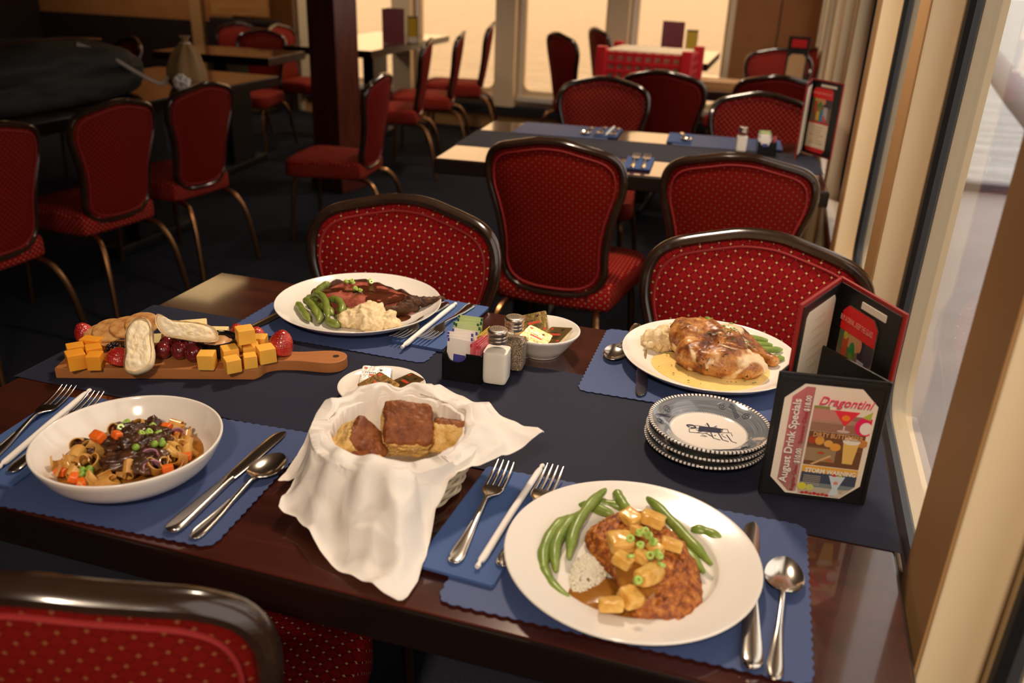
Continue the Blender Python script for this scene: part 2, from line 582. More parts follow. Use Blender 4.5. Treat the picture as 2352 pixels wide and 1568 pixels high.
for yy, zz in ((1.2, 0.96), (-1.5, 0.70)):
    m = MB(); tube(m, [(0.02, yy, 0), (0.02, yy, zz)], 0.03, 10)
    build('post', m, M_beam, o)

# ================================================================== chairs
def fabric(name, base, dark, dot, per=0.0222, ver=0.0212):
    """red upholstery: dark diamond lattice with a gold fleck at each crossing (UV in metres)"""
    m = bpy.data.materials.new(name); m.use_nodes = True
    t = NT(m); b = t.n['Principled BSDF']
    b.inputs['Roughness'].default_value = 0.75
    b.inputs['Specular IOR Level'].default_value = 0.08
    uv = t.node('UVMap'); sp = t.node('SeparateXYZ'); t.link(uv.outputs[0], sp.inputs[0])
    x = t.math('DIVIDE', sp.outputs[0], per); z = t.math('DIVIDE', sp.outputs[1], ver)
    d = []
    for op in ('ADD', 'SUBTRACT'):
        q = t.math(op, x, z)
        fr = t.math('FRACT', t.math('ADD', q, 0.5))
        d.append(t.math('ABSOLUTE', t.math('SUBTRACT', fr, 0.5)))
    mn = t.math('MINIMUM', d[0], d[1]); mxx = t.math('MAXIMUM', d[0], d[1])
    line = t.math('LESS_THAN', mn, 0.046)
    fleck = t.math('LESS_THAN', mxx, 0.112)
    nz = t.node('TexNoise', Scale=900, Detail=2)
    tc = t.node('TexCoord'); t.link(tc.outputs['Object'], nz.inputs['Vector'])
    c0 = t.mix(nz.outputs['Fac'], base, tuple(c * 0.65 for c in base))
    c1 = t.mix(t.math('MULTIPLY', line, 0.75), c0, dark)
    c2 = t.mix(fleck, c1, dot)
    t.link(c2, b.inputs['Base Color'])
    bp = t.node('Bump', Strength=0.3, Distance=0.0005)
    t.link(nz.outputs['Fac'], bp.inputs['Height']); t.link(bp.outputs[0], b.inputs['Normal'])
    return m
M_fab = fabric('red_fabric', (0.32, 0.008, 0.010), (0.02, 0.002, 0.005), (0.60, 0.38, 0.16))
M_fabb = fabric('red_fabric_rear_shaded', (0.19, 0.006, 0.004), (0.08, 0.004, 0.003), (0.24, 0.075, 0.030))  # same fabric darkened: shade of the rear face put into the colour
M_pipe = mat('red_piping', (0.26, 0.012, 0.012), 0.7)
M_frame = mat('dark_walnut_frame', (0.020, 0.010, 0.006), 0.20, coat=0.6, var=(0.034, 0.017, 0.010), vscale=14)
M_bronze = mat('bronze_metal', (0.30, 0.15, 0.065), 0.32, metal=1.0)
M_black = mat('black_paint', (0.010, 0.010, 0.011), 0.5)

H0, H1 = 0.40, 0.88
def lean(z): return -0.205 - (z - H0) * 0.17
half = [(0.0, 0.0), (0.055, 0.001), (0.105, 0.010), (0.143, 0.034), (0.160, 0.075), (0.160, 0.125), (0.163, 0.18), (0.172, 0.235),
        (0.187, 0.292), (0.200, 0.335), (0.2035, 0.372), (0.1995, 0.403), (0.186, 0.428), (0.160, 0.4455), (0.124, 0.456), (0.085, 0.465), (0.042, 0.4745), (0.0, 0.477)]
ring_half = half + [(-x, z) for x, z in half[-2:0:-1]]
OUT = spline(ring_half, 3, closed=True)
CZ = 0.235
def back_pt(x, z, off): 
    """x across, z above the backrest's foot, off towards the sitter"""
    curve = 0.030 * (x / 0.2) ** 2          # the backrest curls a little round the sitter
    return (x, lean(H0 + z) + off + curve, H0 + z)
def dome(mb, inset, h, sign, off, nr=9):
    vv = []; uu = []; n = len(OUT); ff = []
    for k in range(nr + 1):
        s = 1 - k / nr
        for x, z in OUT:
            X = x * (1 - inset / 0.2) * s; Z = CZ + (z - CZ) * (1 - inset / 0.235) * s
            e = h * (1 - s ** 4)
            vv.append(back_pt(X, Z, off + sign * e)); uu.append((X, Z))
    for k in range(nr):
        for i in range(n):
            q = [k * n + i, k * n + (i + 1) % n, (k + 1) * n + (i + 1) % n, (k + 1) * n + i]
            ff.append(q if sign > 0 else q[::-1])
    mb.add(vv, ff, 0, None, uu)

def make_chair():
    t = thing('banquet_chair', 'x', 'chair')
    m = MB(); tube(m, [back_pt(x, z, 0.0) for x, z in OUT], 0.0125, 10, closed=True, flat=1.25, up=(0, 1, 0))
    build('back_frame', m, M_frame, t)
    m = MB(); dome(m, 0.006, 0.026, 1, 0.004)
    c = build('back_cushion', m, M_fab, t, sharp=60)
    m = MB(); tube(m, [back_pt(x * 0.90, CZ + (z - CZ) * 0.915, 0.013) for x, z in OUT], 0.0032, 6, closed=True)
    build('piping', m, M_pipe, c)
    m = MB(); dome(m, 0.006, 0.010, -1, -0.006)
    c = build('back_panel', m, M_fabb, t, sharp=60)
    m = MB(); tube(m, [back_pt(x * 0.90, CZ + (z - CZ) * 0.915, -0.011) for x, z in OUT], 0.0028, 6, closed=True)
    build('piping', m, M_pipe, c)
    # seat: rounded trapezoid, crowned
    so = [(0.16, -0.205), (0.188, -0.17), (0.205, 0.0), (0.222, 0.15), (0.205, 0.20), (0.16, 0.222), (0.0, 0.228)]
    so = so + [(-x, y) for x, y in so[-2::-1]] + [(0.0, -0.21)]
    so = spline(so, 4, closed=True)
    A = sum(so[i][0] * so[(i + 1) % len(so)][1] - so[(i + 1) % len(so)][0] * so[i][1] for i in range(len(so)))
    if A < 0: so = so[::-1]
    m = MB(); n = len(so)
    arc = [0.0]
    for i in range(n): arc.append(arc[-1] + math.dist(so[i], so[(i + 1) % n]))
    side_ = [(0.90, 0.355), (0.975, 0.358), (1.0, 0.370), (1.0, 0.415), (0.985, 0.432)]
    top_ = [(0.985, 0.432), (0.94, 0.443), (0.82, 0.451), (0.6, 0.456), (0.3, 0.458), (0.02, 0.459)]
    vv = []; uu = []
    for sc_, z in side_:
        for i in range(n + 1): vv.append((so[i % n][0] * sc_, so[i % n][1] * sc_, z)); uu.append((arc[i], z))
    ff = [[k * (n + 1) + i, k * (n + 1) + i + 1, (k + 1) * (n + 1) + i + 1, (k + 1) * (n + 1) + i] for k in range(len(side_) - 1) for i in range(n)]
    ff.append(list(range(n))[::-1]); m.add(vv, ff, 0, None, uu)
    vv = [(x * sc_, y * sc_, z) for sc_, z in top_ for x, y in so]; uu = [(p[0], p[1]) for p in vv]
    ff = [[k * n + i, k * n + (i + 1) % n, (k + 1) * n + (i + 1) % n, (k + 1) * n + i] for k in range(len(top_) - 1) for i in range(n)]
    ff.append([(len(top_) - 1) * n + i for i in range(n)]); m.add(vv, ff, 0, None, uu)
    build('seat', m, M_fab, t, sharp=60)
    for s in (-1, 1):
        m = MB(); tube(m, spline([(s * 0.165, 0.15, 0.356), (s * 0.178, 0.175, 0.31), (s * 0.186, 0.185, 0.2), (s * 0.196, 0.192, 0.0)], 5), [0.0125] * 10 + [0.0115] * 6, 8)
        build('leg', m, M_bronze, t)
        m = MB(); tube(m, spline([(s * 0.135, -0.10, 0.352), (s * 0.145, -0.19, 0.352), (s * 0.160, -0.255, 0.325), (s * 0.180, -0.30, 0.22), (s * 0.200, -0.335, 0.0)], 6), 0.012, 8)
        build('leg', m, M_bronze, t)
        m = MB(); tube(m, spline([(s * 0.11, -0.10, 0.352), (s * 0.11, -0.19, 0.352), (s * 0.11, -0.203, 0.38), (s * 0.11, -0.205, 0.41)], 5), 0.007, 6, flat=0.6)
        build('bracket', m, M_black, t)
    return t

CH = make_chair(); _used = [False]
def chair(x, y, deg, label, group, size=1.0):
    o = chair_(x, y, deg, label, group)
    o.scale = (size, size, size)
    return o
def chair_(x, y, deg, label, group):
    if not _used[0]:
        _used[0] = True
        CH.location = (x, y, 0); CH.rotation_euler = (0, 0, R(deg)); CH['label'] = label; CH['group'] = group
        return CH
    return dup(CH, (x, y, 0), R(deg), label, group)
g1 = 'chairs at the laid food table'; g2 = 'chairs at the second window table'; g3 = 'chairs along the dark side table'; g4 = 'chairs at the far tables'
chair(0.312, 0.705, 180, 'red banquet chair facing us behind the plate of sliced beef', g1)
chair(1.000, 0.745, 177, 'red banquet chair facing us behind the chicken plate and drink menu', g1)
chair(0.39, 0.055, 17, 'red banquet chair with dark frame pulled up close below the pasta bowl', g1)
chair(0.425, 2.03, -2, 'red banquet chair seen full from its rear, on the gangway end of second table', g2)
chair(0.925, 2.06, 2, 'red banquet chair seen from its rear, nearest the window at second table', g2)
chair(0.255, 3.08, 182, 'red banquet chair on far side of second table, farther from the window', g2, 0.99)
chair(0.94, 2.93, 180, 'rosy lit banquet chair behind the salt shaker of the second table', g2, 0.99)
chair(-1.58, 1.52, 86, 'red banquet chair cut off by the picture edge at the dark side table', g3, 0.93)
chair(-1.57, 2.09, 82, 'red banquet chair in the middle of the row along the dark side table', g3, 0.93)
chair(-1.59, 2.64, 83, 'red banquet chair beside the tan pouch, last of the side table row', g3, 0.93)
chair(-1.10, 3.30, 97, 'red banquet chair standing sideways in the gangway before the cherry column', g4, 0.93)
chair(-1.46, 4.72, 106, 'red banquet chair nearest of three in a row at the window table', g4, 0.99)
chair(-1.47, 5.34, 106, 'red banquet chair second of three in a row at the window table', g4, 1.0)
chair(-1.48, 6.00, 106, 'red banquet chair nearest the far windows of three in a row', g4, 1.03)
chair(-0.30, 5.62, -48, 'red banquet chair turned sideways just before the red crate by a window', g4, 1.03)
chair(-0.17, 6.34, -58, 'small looking red banquet chair closest to far windows behind red crate', g4, 1.03)
chair(0.47, 3.98, -4, 'dark red banquet chair before the crate table with its back to us', g4, 1.0)
chair(0.99, 4.12, 0, 'red banquet chair with dark top rail behind the standing drink menu', g4, 1.0)
chair(0.95, 5.24, 178, 'red banquet chair facing us beyond the stack of tan boards', g4, 1.0)
chair(0.96, 6.28, 110, 'red banquet chair turned aside against the amber wall panel', g4, 0.95)
chair(0.74, 5.78, 78, 'red banquet chair half hidden behind the end of the red crate', g4, 0.92)
chair(-3.10, 5.25, 175, 'dim red banquet chair facing us behind the tan pouch', g4, 0.95)
chair(-2.66, 4.95, 185, 'red banquet chair with gold glint facing us near the wooden stand', g4, 0.93)
chair(-2.64, 5.75, 268, 'red banquet chair half hidden by the cherry column', g4, 0.93)
chair(-2.95, 3.75, 150, 'nearly black chair in the shadow above the black bag', g4, 0.95)

# ================================================================== tables
M_top = wood('mahogany_top', (0.022, 0.005, 0.004), (0.075, 0.016, 0.009), 0.2, 1.0, 3.2, 'X', 9)
M_top.node_tree.nodes['Principled BSDF'].inputs['Coat Roughness'].default_value = 0.06
M_top.node_tree.nodes['Principled BSDF'].inputs['Coat IOR'].default_value = 1.65
M_edge = mat('dark_table_edge', (0.008, 0.004, 0.003), 0.35, coat=0.3)
def table(x, y, deg, L, W, label, group=None, pedx=(0.22, 0.78)):
    t = thing('dining_table', label, 'table', (x, y, 0), R(deg), group)
    m = MB(); box(m, 0.004, L - 0.004, 0.004, W - 0.004, 0.735, 0.75, 0.0015)
    build('tabletop', m, M_top, t)
    m = MB()
    prism(m, [(0, 0), (L, 0), (L, W), (0, W)], 0.700, 0.7485, 0.006)
    build('edge_band', m, M_edge, t)
    for px in pedx:
        m = MB(); box(m, L * px - 0.045, L * px + 0.045, W / 2 - 0.14, W / 2 + 0.14, 0.05, 0.70, 0.008)
        build('pedestal', m, M_black, t)
        m = MB(); box(m, L * px - 0.05, L * px + 0.05, W / 2 - 0.30, W / 2 + 0.30, 0.0, 0.05, 0.012)
        build('foot', m, M_black, t)
    return t
gt = 'dining tables'
table(0, 0, 0, 1.206, 0.77, 'dark mahogany table laid with the plates of food', gt)
table(-0.025, 1.955, 4.0, 1.215, 0.77, 'dark mahogany table second from us along the window, laid but without food', gt)
table(-2.25, 0.95, 0, 0.74, 1.17, 'dark side table mostly cut off by the picture edge', gt, (0.5,))
table(-2.25, 2.15, 0, 0.74, 1.33, 'dark side table under the black bag and tan pouch', gt, (0.5,))
table(-2.36, 4.95, 2, 0.66, 1.62, 'long table shining in front of the far windows behind the cherry column', gt, (0.5,))
table(-2.80, 4.12, 4, 0.80, 0.50, 'small dark table left of the cherry column', gt, (0.5,))
table(0.02, 4.16, 0, 1.17, 0.77, 'table under the red crate and the stack of tan boards', gt)
table(0.10, 5.62, 0, 0.40, 1.02, 'table against the far windows under a standing maroon menu', gt, (0.5,))

# ================================================================== cloths, plates, cutlery on the near table
TT = 0.75          # table top
CL = 0.7512        # top of a cloth on it
M_runner = mat('navy_runner_cloth', (0.0105, 0.0125, 0.030), 0.68, spec=0.25, sheen=0.04, bump=0.15, bscale=700, bdist=0.0004)
M_mat = mat('blue_paper_mat', (0.052, 0.080, 0.195), 0.55, spec=0.4, bump=0.08, bscale=300)
M_nap = mat('blue_paper_napkin', (0.050, 0.100, 0.265), 0.75, bump=0.25, bscale=160, bdist=0.0006)
M_china = mat('white_china', (0.83, 0.78, 0.71), 0.13, coat=0.3, sss=0.1, sss_scale=0.003)
M_steel = mat('polished_steel', (0.72, 0.66, 0.58), 0.16, metal=1.0)
M_paper = mat('white_paper', (0.85, 0.80, 0.74), 0.7, bump=0.2, bscale=200, bdist=0.0004)

def runner(x0, x1, y0, y1, hang0, hang1, loc, rz, label):
    L = x1 - x0; tot = L + hang0 + hang1
    def fn(u, v):
        s = u * tot - hang0; y = y0 + (y1 - y0) * v
        wr = 0.0005 * (1 + fnoise((s * 9, y * 22, 0), 1, 3, 3)) + 0.0007 * max(0, math.sin(y * 92 + 1.3 * math.sin(s * 3))) ** 6
        r = 0.006
        if s < 0:
            a = min(-s / r, PI / 2); d = max(0, -s - r * PI / 2)
            return (x0 - r * math.sin(a) - d * 0.05 - 0.001, y, CL - TT - r * (1 - math.cos(a)) - d + 0.0004)
        if s > L:
            q = s - L; a = min(q / r, PI / 2); d = max(0, q - r * PI / 2)
            return (x1 + r * math.sin(a) + 0.001, y, CL - TT - r * (1 - math.cos(a)) - d + 0.0004)
        return (x0 + s, y, CL - TT + wr - 0.0004)
    m = MB(); sheet(m, 170, 34, fn, 0.0005)
    o = build('table_runner', m, M_runner, loc=loc, rot=(0, 0, rz), sharp=60)
    return tag(o, label, 'table runner', 'navy table runners')
runner(0.0, 1.206, 0.264, 0.573, 0.13, 0.004, (0, 0, TT), 0, 'navy cloth runner along the middle of the laid food table')

def scallop(w, h, r=0.014, wl=0.0125, amp=0.0012):
    pts = []
    base = rrect(-w / 2, w / 2, -h / 2, h / 2, r, 6)
    dense = []
    for i, p in enumerate(base):
        q = base[(i + 1) % len(base)]
        d = math.hypot(q[0] - p[0], q[1] - p[1]); n = max(1, int(d / 0.0022))
        for k in range(n): dense.append((p[0] + (q[0] - p[0]) * k / n, p[1] + (q[1] - p[1]) * k / n))
    s = 0; n = len(dense)
    per = sum(math.dist(dense[i], dense[(i + 1) % n]) for i in range(n)); cnt = round(per / wl)
    for i in range(n):
        a = dense[i]; b = dense[(i + 1) % n]; z = dense[i - 1]
        tx, ty = b[0] - z[0], b[1] - z[1]; l = math.hypot(tx, ty) or 1
        o = amp * abs(math.sin(PI * s / per * cnt)) * 2 - amp
        pts.append((a[0] + ty / l * o, a[1] - tx / l * o)); s += math.dist(a, b)
    return pts
_sc = scallop(0.356, 0.250)
def placemat(x, y, deg, z, label, group='blue scalloped placemats'):
    m = MB(); prism(m, _sc, 0, 0.0005)
    o = build('placemat', m, M_mat, loc=(x, y, z), rot=(0, 0, R(deg)), sharp=30)
    return tag(o, label, 'placemat', group)
PZ = 0.7528
placemat(0.320, 0.131, 3.2, PZ, 'blue scalloped paper placemat under the pasta bowl')
placemat(0.934, 0.148, 1.2, PZ, 'blue scalloped paper placemat under the breaded cutlet plate')
placemat(0.363, 0.647, -1.2, PZ, 'blue scalloped paper placemat under the sliced beef plate')
placemat(0.960, 0.644, 0.8, PZ, 'blue scalloped paper placemat under the chicken plate')
MZ = PZ + 0.0006   # top of a mat

def napkin(x, y, deg, w, l, z, label, folds=4):
    t = thing('napkin', label, 'napkin', (x, y, z), R(deg), 'folded blue napkins')
    rnd = random.Random(int(x * 1000))
    m = MB()
    for k in range(folds):
        j = lambda a: a + rnd.uniform(-0.0012, 0.0012)
        ol = rrect(j(-w / 2), j(w / 2), j(-l / 2), j(l / 2), 0.004, 3)
        prism(m, ol, 0.0012 * k, 0.0012 * k + 0.00115, 0.0004, 1)
    build('folded_ply', m, M_nap, t, sharp=50)
    return t
NT_ = MZ + 0.005   # top of a napkin
napkin(0.768, 0.158, -3, 0.088, 0.205, MZ, 'folded blue napkin under the fork beside the breaded cutlet plate')
napkin(0.170, 0.130, 5, 0.095, 0.205, MZ, 'folded blue napkin under the forks beside the pasta bowl')
napkin(0.508, 0.672, -3, 0.092, 0.205, MZ, 'folded blue napkin under the forks beside the sliced beef plate')

# ---------------------------------------------------------------- cutlery (lies along local +Y, handle end at y=0)
def loft(mb, secs, n=14, power=2.0, mi=0, mat=None):
    """secs: (x, y, z, half width, half thickness)"""
    vv = []; ff = []
    for (x, y, z, a, b) in secs:
        for k in range(n):
            t = 2 * PI * k / n; c, s = math.cos(t), math.sin(t)
            e = 2 / power
            vv.append((x + a * math.copysign(abs(c) ** e, c), y, z + b * math.copysign(abs(s) ** e, s)))
    m = len(secs)
    for i in range(m - 1):
        for k in range(n):
            ff.append([i * n + k, (i + 1) * n + k, (i + 1) * n + (k + 1) % n, i * n + (k + 1) % n])
    ff.append(list(range(n))); ff.append([(m - 1) * n + k for k in range(n)][::-1])
    return mb.add(vv, ff, mi, mat)
def smooth_secs(keys, n=8): return spline(keys, n)

def handle(m, L, w=0.0085, neck=0.0026, z0=0.0025, lift=0.006):
    k = [(0, 0.0, z0, w * 0.35, 0.0012), (0, 0.004, z0, w * 0.82, 0.0018), (0, 0.014, z0, w, 0.0021), (0, 0.045, z0, w * 0.72, 0.0022),
         (0, L * 0.6, z0 + lift * 0.35, w * 0.45, 0.0022), (0, L * 0.9, z0 + lift, neck, 0.0021), (0, L, z0 + lift * 0.95, neck, 0.0019)]
    loft(m, smooth_secs(k, 6), 14, 2.6)
    # raised bead line along both rims of the handle
    for s in (-1, 1):
        tube(m, spline([(s * w * 0.5, 0.004, z0 + 0.0015), (s * w * 0.80, 0.014, z0 + 0.0018), (s * w * 0.56, 0.045, z0 + 0.0019), (s * w * 0.30, L * 0.6, z0 + lift * 0.35 + 0.0018)], 5), 0.0007, 5)

def fork_mesh():
    t = thing('fork', 'x', 'fork')
    m = MB(); handle(m, 0.118)
    build('handle', m, M_steel, t, sharp=60)
    h = MB()
    k = [(0, 0.115, 0.0083, 0.0026, 0.0019), (0, 0.122, 0.0075, 0.0055, 0.0014), (0, 0.130, 0.006, 0.0105, 0.0011), (0, 0.139, 0.0048, 0.0125, 0.0010), (0, 0.147, 0.0044, 0.0122, 0.0010)]
    loft(h, smooth_secs(k, 5), 16, 3.0)
    for x in (-0.0103, -0.0035, 0.0035, 0.0103):
        kk = [(x, 0.143, 0.0045, 0.0020, 0.0010), (x, 0.160, 0.0048, 0.0018, 0.0009), (x * 1.0, 0.180, 0.0068, 0.0015, 0.0008), (x * 0.98, 0.196, 0.0105, 0.0008, 0.0005)]
        loft(h, smooth_secs(kk, 5), 8, 2.4)
    build('tines', h, M_steel, t, sharp=60)
    return t
def spoon_mesh():
    t = thing('spoon', 'x', 'spoon')
    m = MB(); handle(m, 0.118, 0.0078)
    build('handle', m, M_steel, t, sharp=60)
    h = MB()
    def fn(u, v):
        a = 2 * PI * u; r = max(v, 0.02)
        yy = math.cos(a); xx = math.sin(a)
        wd = 0.0195 * (1 - 0.12 * yy)
        d = -0.0065 * (1 - r ** 2.2)
        end = 0.0075 * max(0, -yy) ** 2 * r ** 3
        return (wd * r * xx, 0.1465 + 0.030 * r * yy, 0.0085 + d + end * 0.3)
    sheet(h, 36, 9, fn, 0.0011)
    loft(h, smooth_secs([(0, 0.112, 0.0082, 0.0026, 0.0019), (0, 0.118, 0.0082, 0.004, 0.0012), (0, 0.124, 0.0072, 0.006, 0.0008)], 4), 10, 2.5)
    build('spoon_bowl', h, M_steel, t, sharp=60)
    return t
def knife_mesh():
    t = thing('table_knife', 'x', 'knife')
    m = MB()
    k = [(0, 0.0, 0.0045, 0.003, 0.002), (0, 0.004, 0.0045, 0.0085, 0.0038), (0, 0.015, 0.0045, 0.0105, 0.0044), (0, 0.05, 0.0045, 0.0090, 0.0042), (0, 0.10, 0.0045, 0.0065, 0.0036), (0, 0.112, 0.0045, 0.0068, 0.0032)]
    loft(m, smooth_secs(k, 6), 16, 2.8)
    build('handle', m, M_steel, t, sharp=60)
    b = MB()
    k = [(0.001, 0.110, 0.0045, 0.0055, 0.0014), (0.0, 0.118, 0.0045, 0.0075, 0.0012), (0.0, 0.150, 0.0042, 0.0082, 0.0010), (0.0, 0.195, 0.0038, 0.0088, 0.0008), (0.001, 0.222, 0.0035, 0.0075, 0.0006), (0.003, 0.232, 0.0034, 0.0022, 0.0004)]
    loft(b, smooth_secs(k, 6), 12, 2.0)
    build('blade', b, M_steel, t, sharp=25)
    return t
_first = {}
def cut(kind, p, q, z, label, group, flip=False, tilt=0.0):
    """lay a piece of cutlery from its handle end p to its tip q"""
    a = math.atan2(q[1] - p[1], q[0] - p[0]) - PI / 2
    mk = {'fork': fork_mesh, 'spoon': spoon_mesh, 'knife': knife_mesh}[kind]
    rot = (tilt, PI if flip else 0, a)
    if kind not in _first:
        o = _first[kind] = mk(); o['label'] = label; o['group'] = group
        o.location = (p[0], p[1], z); o.rotation_euler = rot
        return o
    return dup(_first[kind], (p[0], p[1], z), rot, label, group)
gf, gk, gs = 'steel forks', 'steel table knives', 'steel spoons'
cut('fork', (0.757, 0.070), (0.752, 0.27), NT_, 'steel fork lying tines up on the napkin nearest the bread basket', gf)
cut('fork', (0.805, 0.082), (0.812, 0.28), NT_, 'steel fork half hidden under the rim of breaded cutlet plate', gf)
cut('fork', (0.165, 0.052), (0.116, 0.252), NT_, 'steel fork at the picture edge, outermost beside the pasta bowl', gf)
cut('fork', (0.208, 0.050), (0.163, 0.255), NT_, 'steel fork mostly hidden behind the pasta bowl', gf)
cut('fork', (0.530, 0.768), (0.514, 0.600), NT_, 'steel fork beside the sugar caddy, handle pointing to the chairs', gf)
cut('fork', (0.484, 0.758), (0.470, 0.580), NT_, 'steel fork closest to the sliced beef plate, tines by the runner', gf)
cut('knife', (0.450, 0.020), (0.449, 0.27), MZ, 'steel table knife beside the pasta bowl', gk)
cut('knife', (1.060, 0.026), (1.048, 0.262), MZ, 'steel table knife tucked by the breaded cutlet plate next to a spoon', gk)
cut('knife', (0.255, 0.765), (0.221, 0.540), MZ, 'steel table knife with its blade poking from under the sliced beef plate', gk)
cut('knife', (0.845, 0.755), (0.878, 0.528), MZ, 'steel table knife with its blade showing beside the chicken plate', gk)
cut('spoon', (0.479, 0.020), (0.480, 0.192), MZ, 'steel spoon lying by the knife near the bread basket', gs)
cut('spoon', (1.080, 0.022), (1.087, 0.203), MZ, 'steel spoon half bright half dark beside the breaded cutlet plate', gs)
cut('spoon', (0.828, 0.800), (0.813, 0.628), MZ, 'steel spoon lying on the placemat near the butter bowl', gs)
cut('spoon', (0.238, 0.815), (0.222, 0.650), MZ, 'steel spoon peeking out behind the sliced beef plate', gs)

def straw(p, q, z, label):
    m = MB(); d = Vector((q[0] - p[0], q[1] - p[1], 0)); L = d.length; a = math.atan2(d.y, d.x) - PI / 2
    ys = [0, 0.003, 0.008, 0.012, 0.02, L * 0.5, L - 0.02, L - 0.012, L - 0.008, L - 0.003, L]
    rs = [0.0026, 0.0030, 0.0018, 0.0038, 0.0042, 0.0042, 0.0042, 0.0038, 0.0018, 0.0032, 0.0024]
    tube(m, [(0.0006 * math.sin(i * 2.1), y, 0.0043) for i, y in enumerate(ys)], rs, 12)
    o = build('wrapped_straw', m, M_paper, loc=(p[0], p[1], z), rot=(0, 0, a), sharp=60)
    return tag(o, label, 'straw', 'paper wrapped straws')
straw((0.783, 0.070), (0.795, 0.282), NT_, 'white paper wrapped straw between the forks by the breaded cutlet plate')
straw((0.190, 0.050), (0.146, 0.250), NT_, 'white paper wrapped straw between the forks by the pasta bowl')
straw((0.490, 0.542), (0.502, 0.755), NT_, 'white paper wrapped straw between the forks by the sugar caddy')

# ---------------------------------------------------------------- plates and bowls
def plate(name, prof, x, y, z, label, cat, group=None, n=96, m_=None):
    m = MB(); lathe(m, spline(prof, 4), n)
    o = build(name, m, m_ or M_china, loc=(x, y, z), sharp=50)
    return tag(o, label, cat, group)
rimmed = [(0, 0.0045), (0.06, 0.0045), (0.080, 0.0047), (0.0855, 0.0065), (0.0890, 0.0115), (0.0925, 0.0140), (0.113, 0.0182), (0.1295, 0.0222), (0.1320, 0.0222), (0.1328, 0.0208), (0.1300, 0.0192),
          (0.110, 0.0135), (0.092, 0.0065), (0.084, 0.0020), (0.080, 0.0), (0.074, 0.0), (0.072, 0.0015), (0, 0.0015)]
plate('dinner_plate', rimmed, 0.931, 0.133, MZ, 'round white rimmed plate holding the breaded cutlet', 'plate', 'white dinner plates')
def coupe(r): return [(0, 0.0045), (r * 0.5, 0.0045), (r * 0.66, 0.0055), (r * 0.80, 0.0105), (r * 0.92, 0.0185), (r * 0.985, 0.0245), (r, 0.0255), (r * 1.004, 0.0240), (r * 0.98, 0.0215),
                      (r * 0.88, 0.0115), (r * 0.74, 0.0035), (r * 0.66, 0.0), (r * 0.58, 0.0), (r * 0.56, 0.0015), (0, 0.0015)]
plate('dinner_plate', coupe(0.144), 0.353, 0.667, MZ, 'white plate holding sliced beef, beans and mash', 'plate', 'white dinner plates')
plate('dinner_plate', coupe(0.138), 0.962, 0.672, MZ, 'white plate holding roast chicken in yellow sauce', 'plate', 'white dinner plates')
bowlp = [(0, 0.005), (0.050, 0.0055), (0.068, 0.009), (0.086, 0.020), (0.098, 0.036), (0.1035, 0.0465), (0.1055, 0.0480), (0.1070, 0.0465), (0.1040, 0.038), (0.092, 0.018), (0.074, 0.005), (0.064, 0.0), (0.058, 0.0), (0.056, 0.0015), (0, 0.0015)]
plate('pasta_bowl', bowlp, 0.331, 0.110, MZ, 'wide white bowl of noodles with beef', 'bowl')
bb = [(0, 0.006), (0.022, 0.0065), (0.036, 0.016), (0.048, 0.032), (0.056, 0.0405), (0.0590, 0.0425), (0.0605, 0.0410), (0.0590, 0.0375), (0.050, 0.026), (0.040, 0.012), (0.032, 0.003), (0.030, 0.0), (0.026, 0.0), (0.025, 0.002), (0, 0.002)]
plate('butter_bowl', bb, 0.698, 0.632, TT + 0.0003, 'small white footed bowl full of gold butter packets', 'bowl')
sb = [(0, 0.004), (0.030, 0.0045), (0.040, 0.009), (0.048, 0.018), (0.056, 0.0225), (0.0610, 0.0238), (0.0625, 0.0225), (0.0605, 0.0200), (0.050, 0.013), (0.040, 0.003), (0.034, 0.0), (0.028, 0.0), (0.027, 0.0015), (0, 0.0015)]
plate('small_dish', sb, 0.528, 0.388, CL + 0.0008, 'small white dish of creamer packets behind the bread basket', 'dish')

# ---------------------------------------------------------------- blue and white saucers
def saucer_mat():
    m = bpy.data.materials.new('blue_white_saucer'); m.use_nodes = True
    t = NT(m); b = t.n['Principled BSDF']
    b.inputs['Roughness'].default_value = 0.08; b.inputs['Coat Weight'].default_value = 0.4
    tc = t.node('TexCoord'); sp = t.node('SeparateXYZ'); t.link(tc.outputs['Object'], sp.inputs[0])
    r = t.math('SQRT', t.math('ADD', t.math('MULTIPLY', sp.outputs[0], sp.outputs[0]), t.math('MULTIPLY', sp.outputs[1], sp.outputs[1])))
    a = t.math('DIVIDE', t.math('ARCTAN2', sp.outputs[1], sp.outputs[0]), 2 * PI)
    nz = t.node('TexNoise', Scale=1.0, Detail=3)
    cv = t.node('CombineXYZ'); t.link(t.math('MULTIPLY', r, 900), cv.inputs[0]); t.link(t.math('MULTIPLY', a, 9), cv.inputs[1])
    t.link(cv.outputs[0], nz.inputs['Vector'])
    blue = t.ramp(nz.outputs['Fac'], [(0.3, (0.11, 0.125, 0.15)), (0.7, (0.25, 0.27, 0.29))])
    white = (0.86, 0.80, 0.72)
    bead = t.math('LESS_THAN', t.math('FRACT', t.math('MULTIPLY', a, 92)), 0.42)
    beadc = t.mix(bead, white, (0.035, 0.04, 0.06))
    tick = t.math('LESS_THAN', t.math('FRACT', t.math('MULTIPLY', a, 150)), 0.5)
    tickc = t.mix(tick, white, (0.12, 0.13, 0.18))
    c = t.mix(t.math('GREATER_THAN', r, 0.0490), white, tickc)
    c = t.mix(t.math('GREATER_THAN', r, 0.0508), c, blue)
    c = t.mix(t.math('GREATER_THAN', r, 0.0748), c, beadc)
    under = t.math('LESS_THAN', sp.outputs[2], t.math('SUBTRACT', t.math('MULTIPLY', r, 0.55), 0.0262))
    t.link(c, b.inputs['Base Color'])
    return m
M_saucer = saucer_mat()
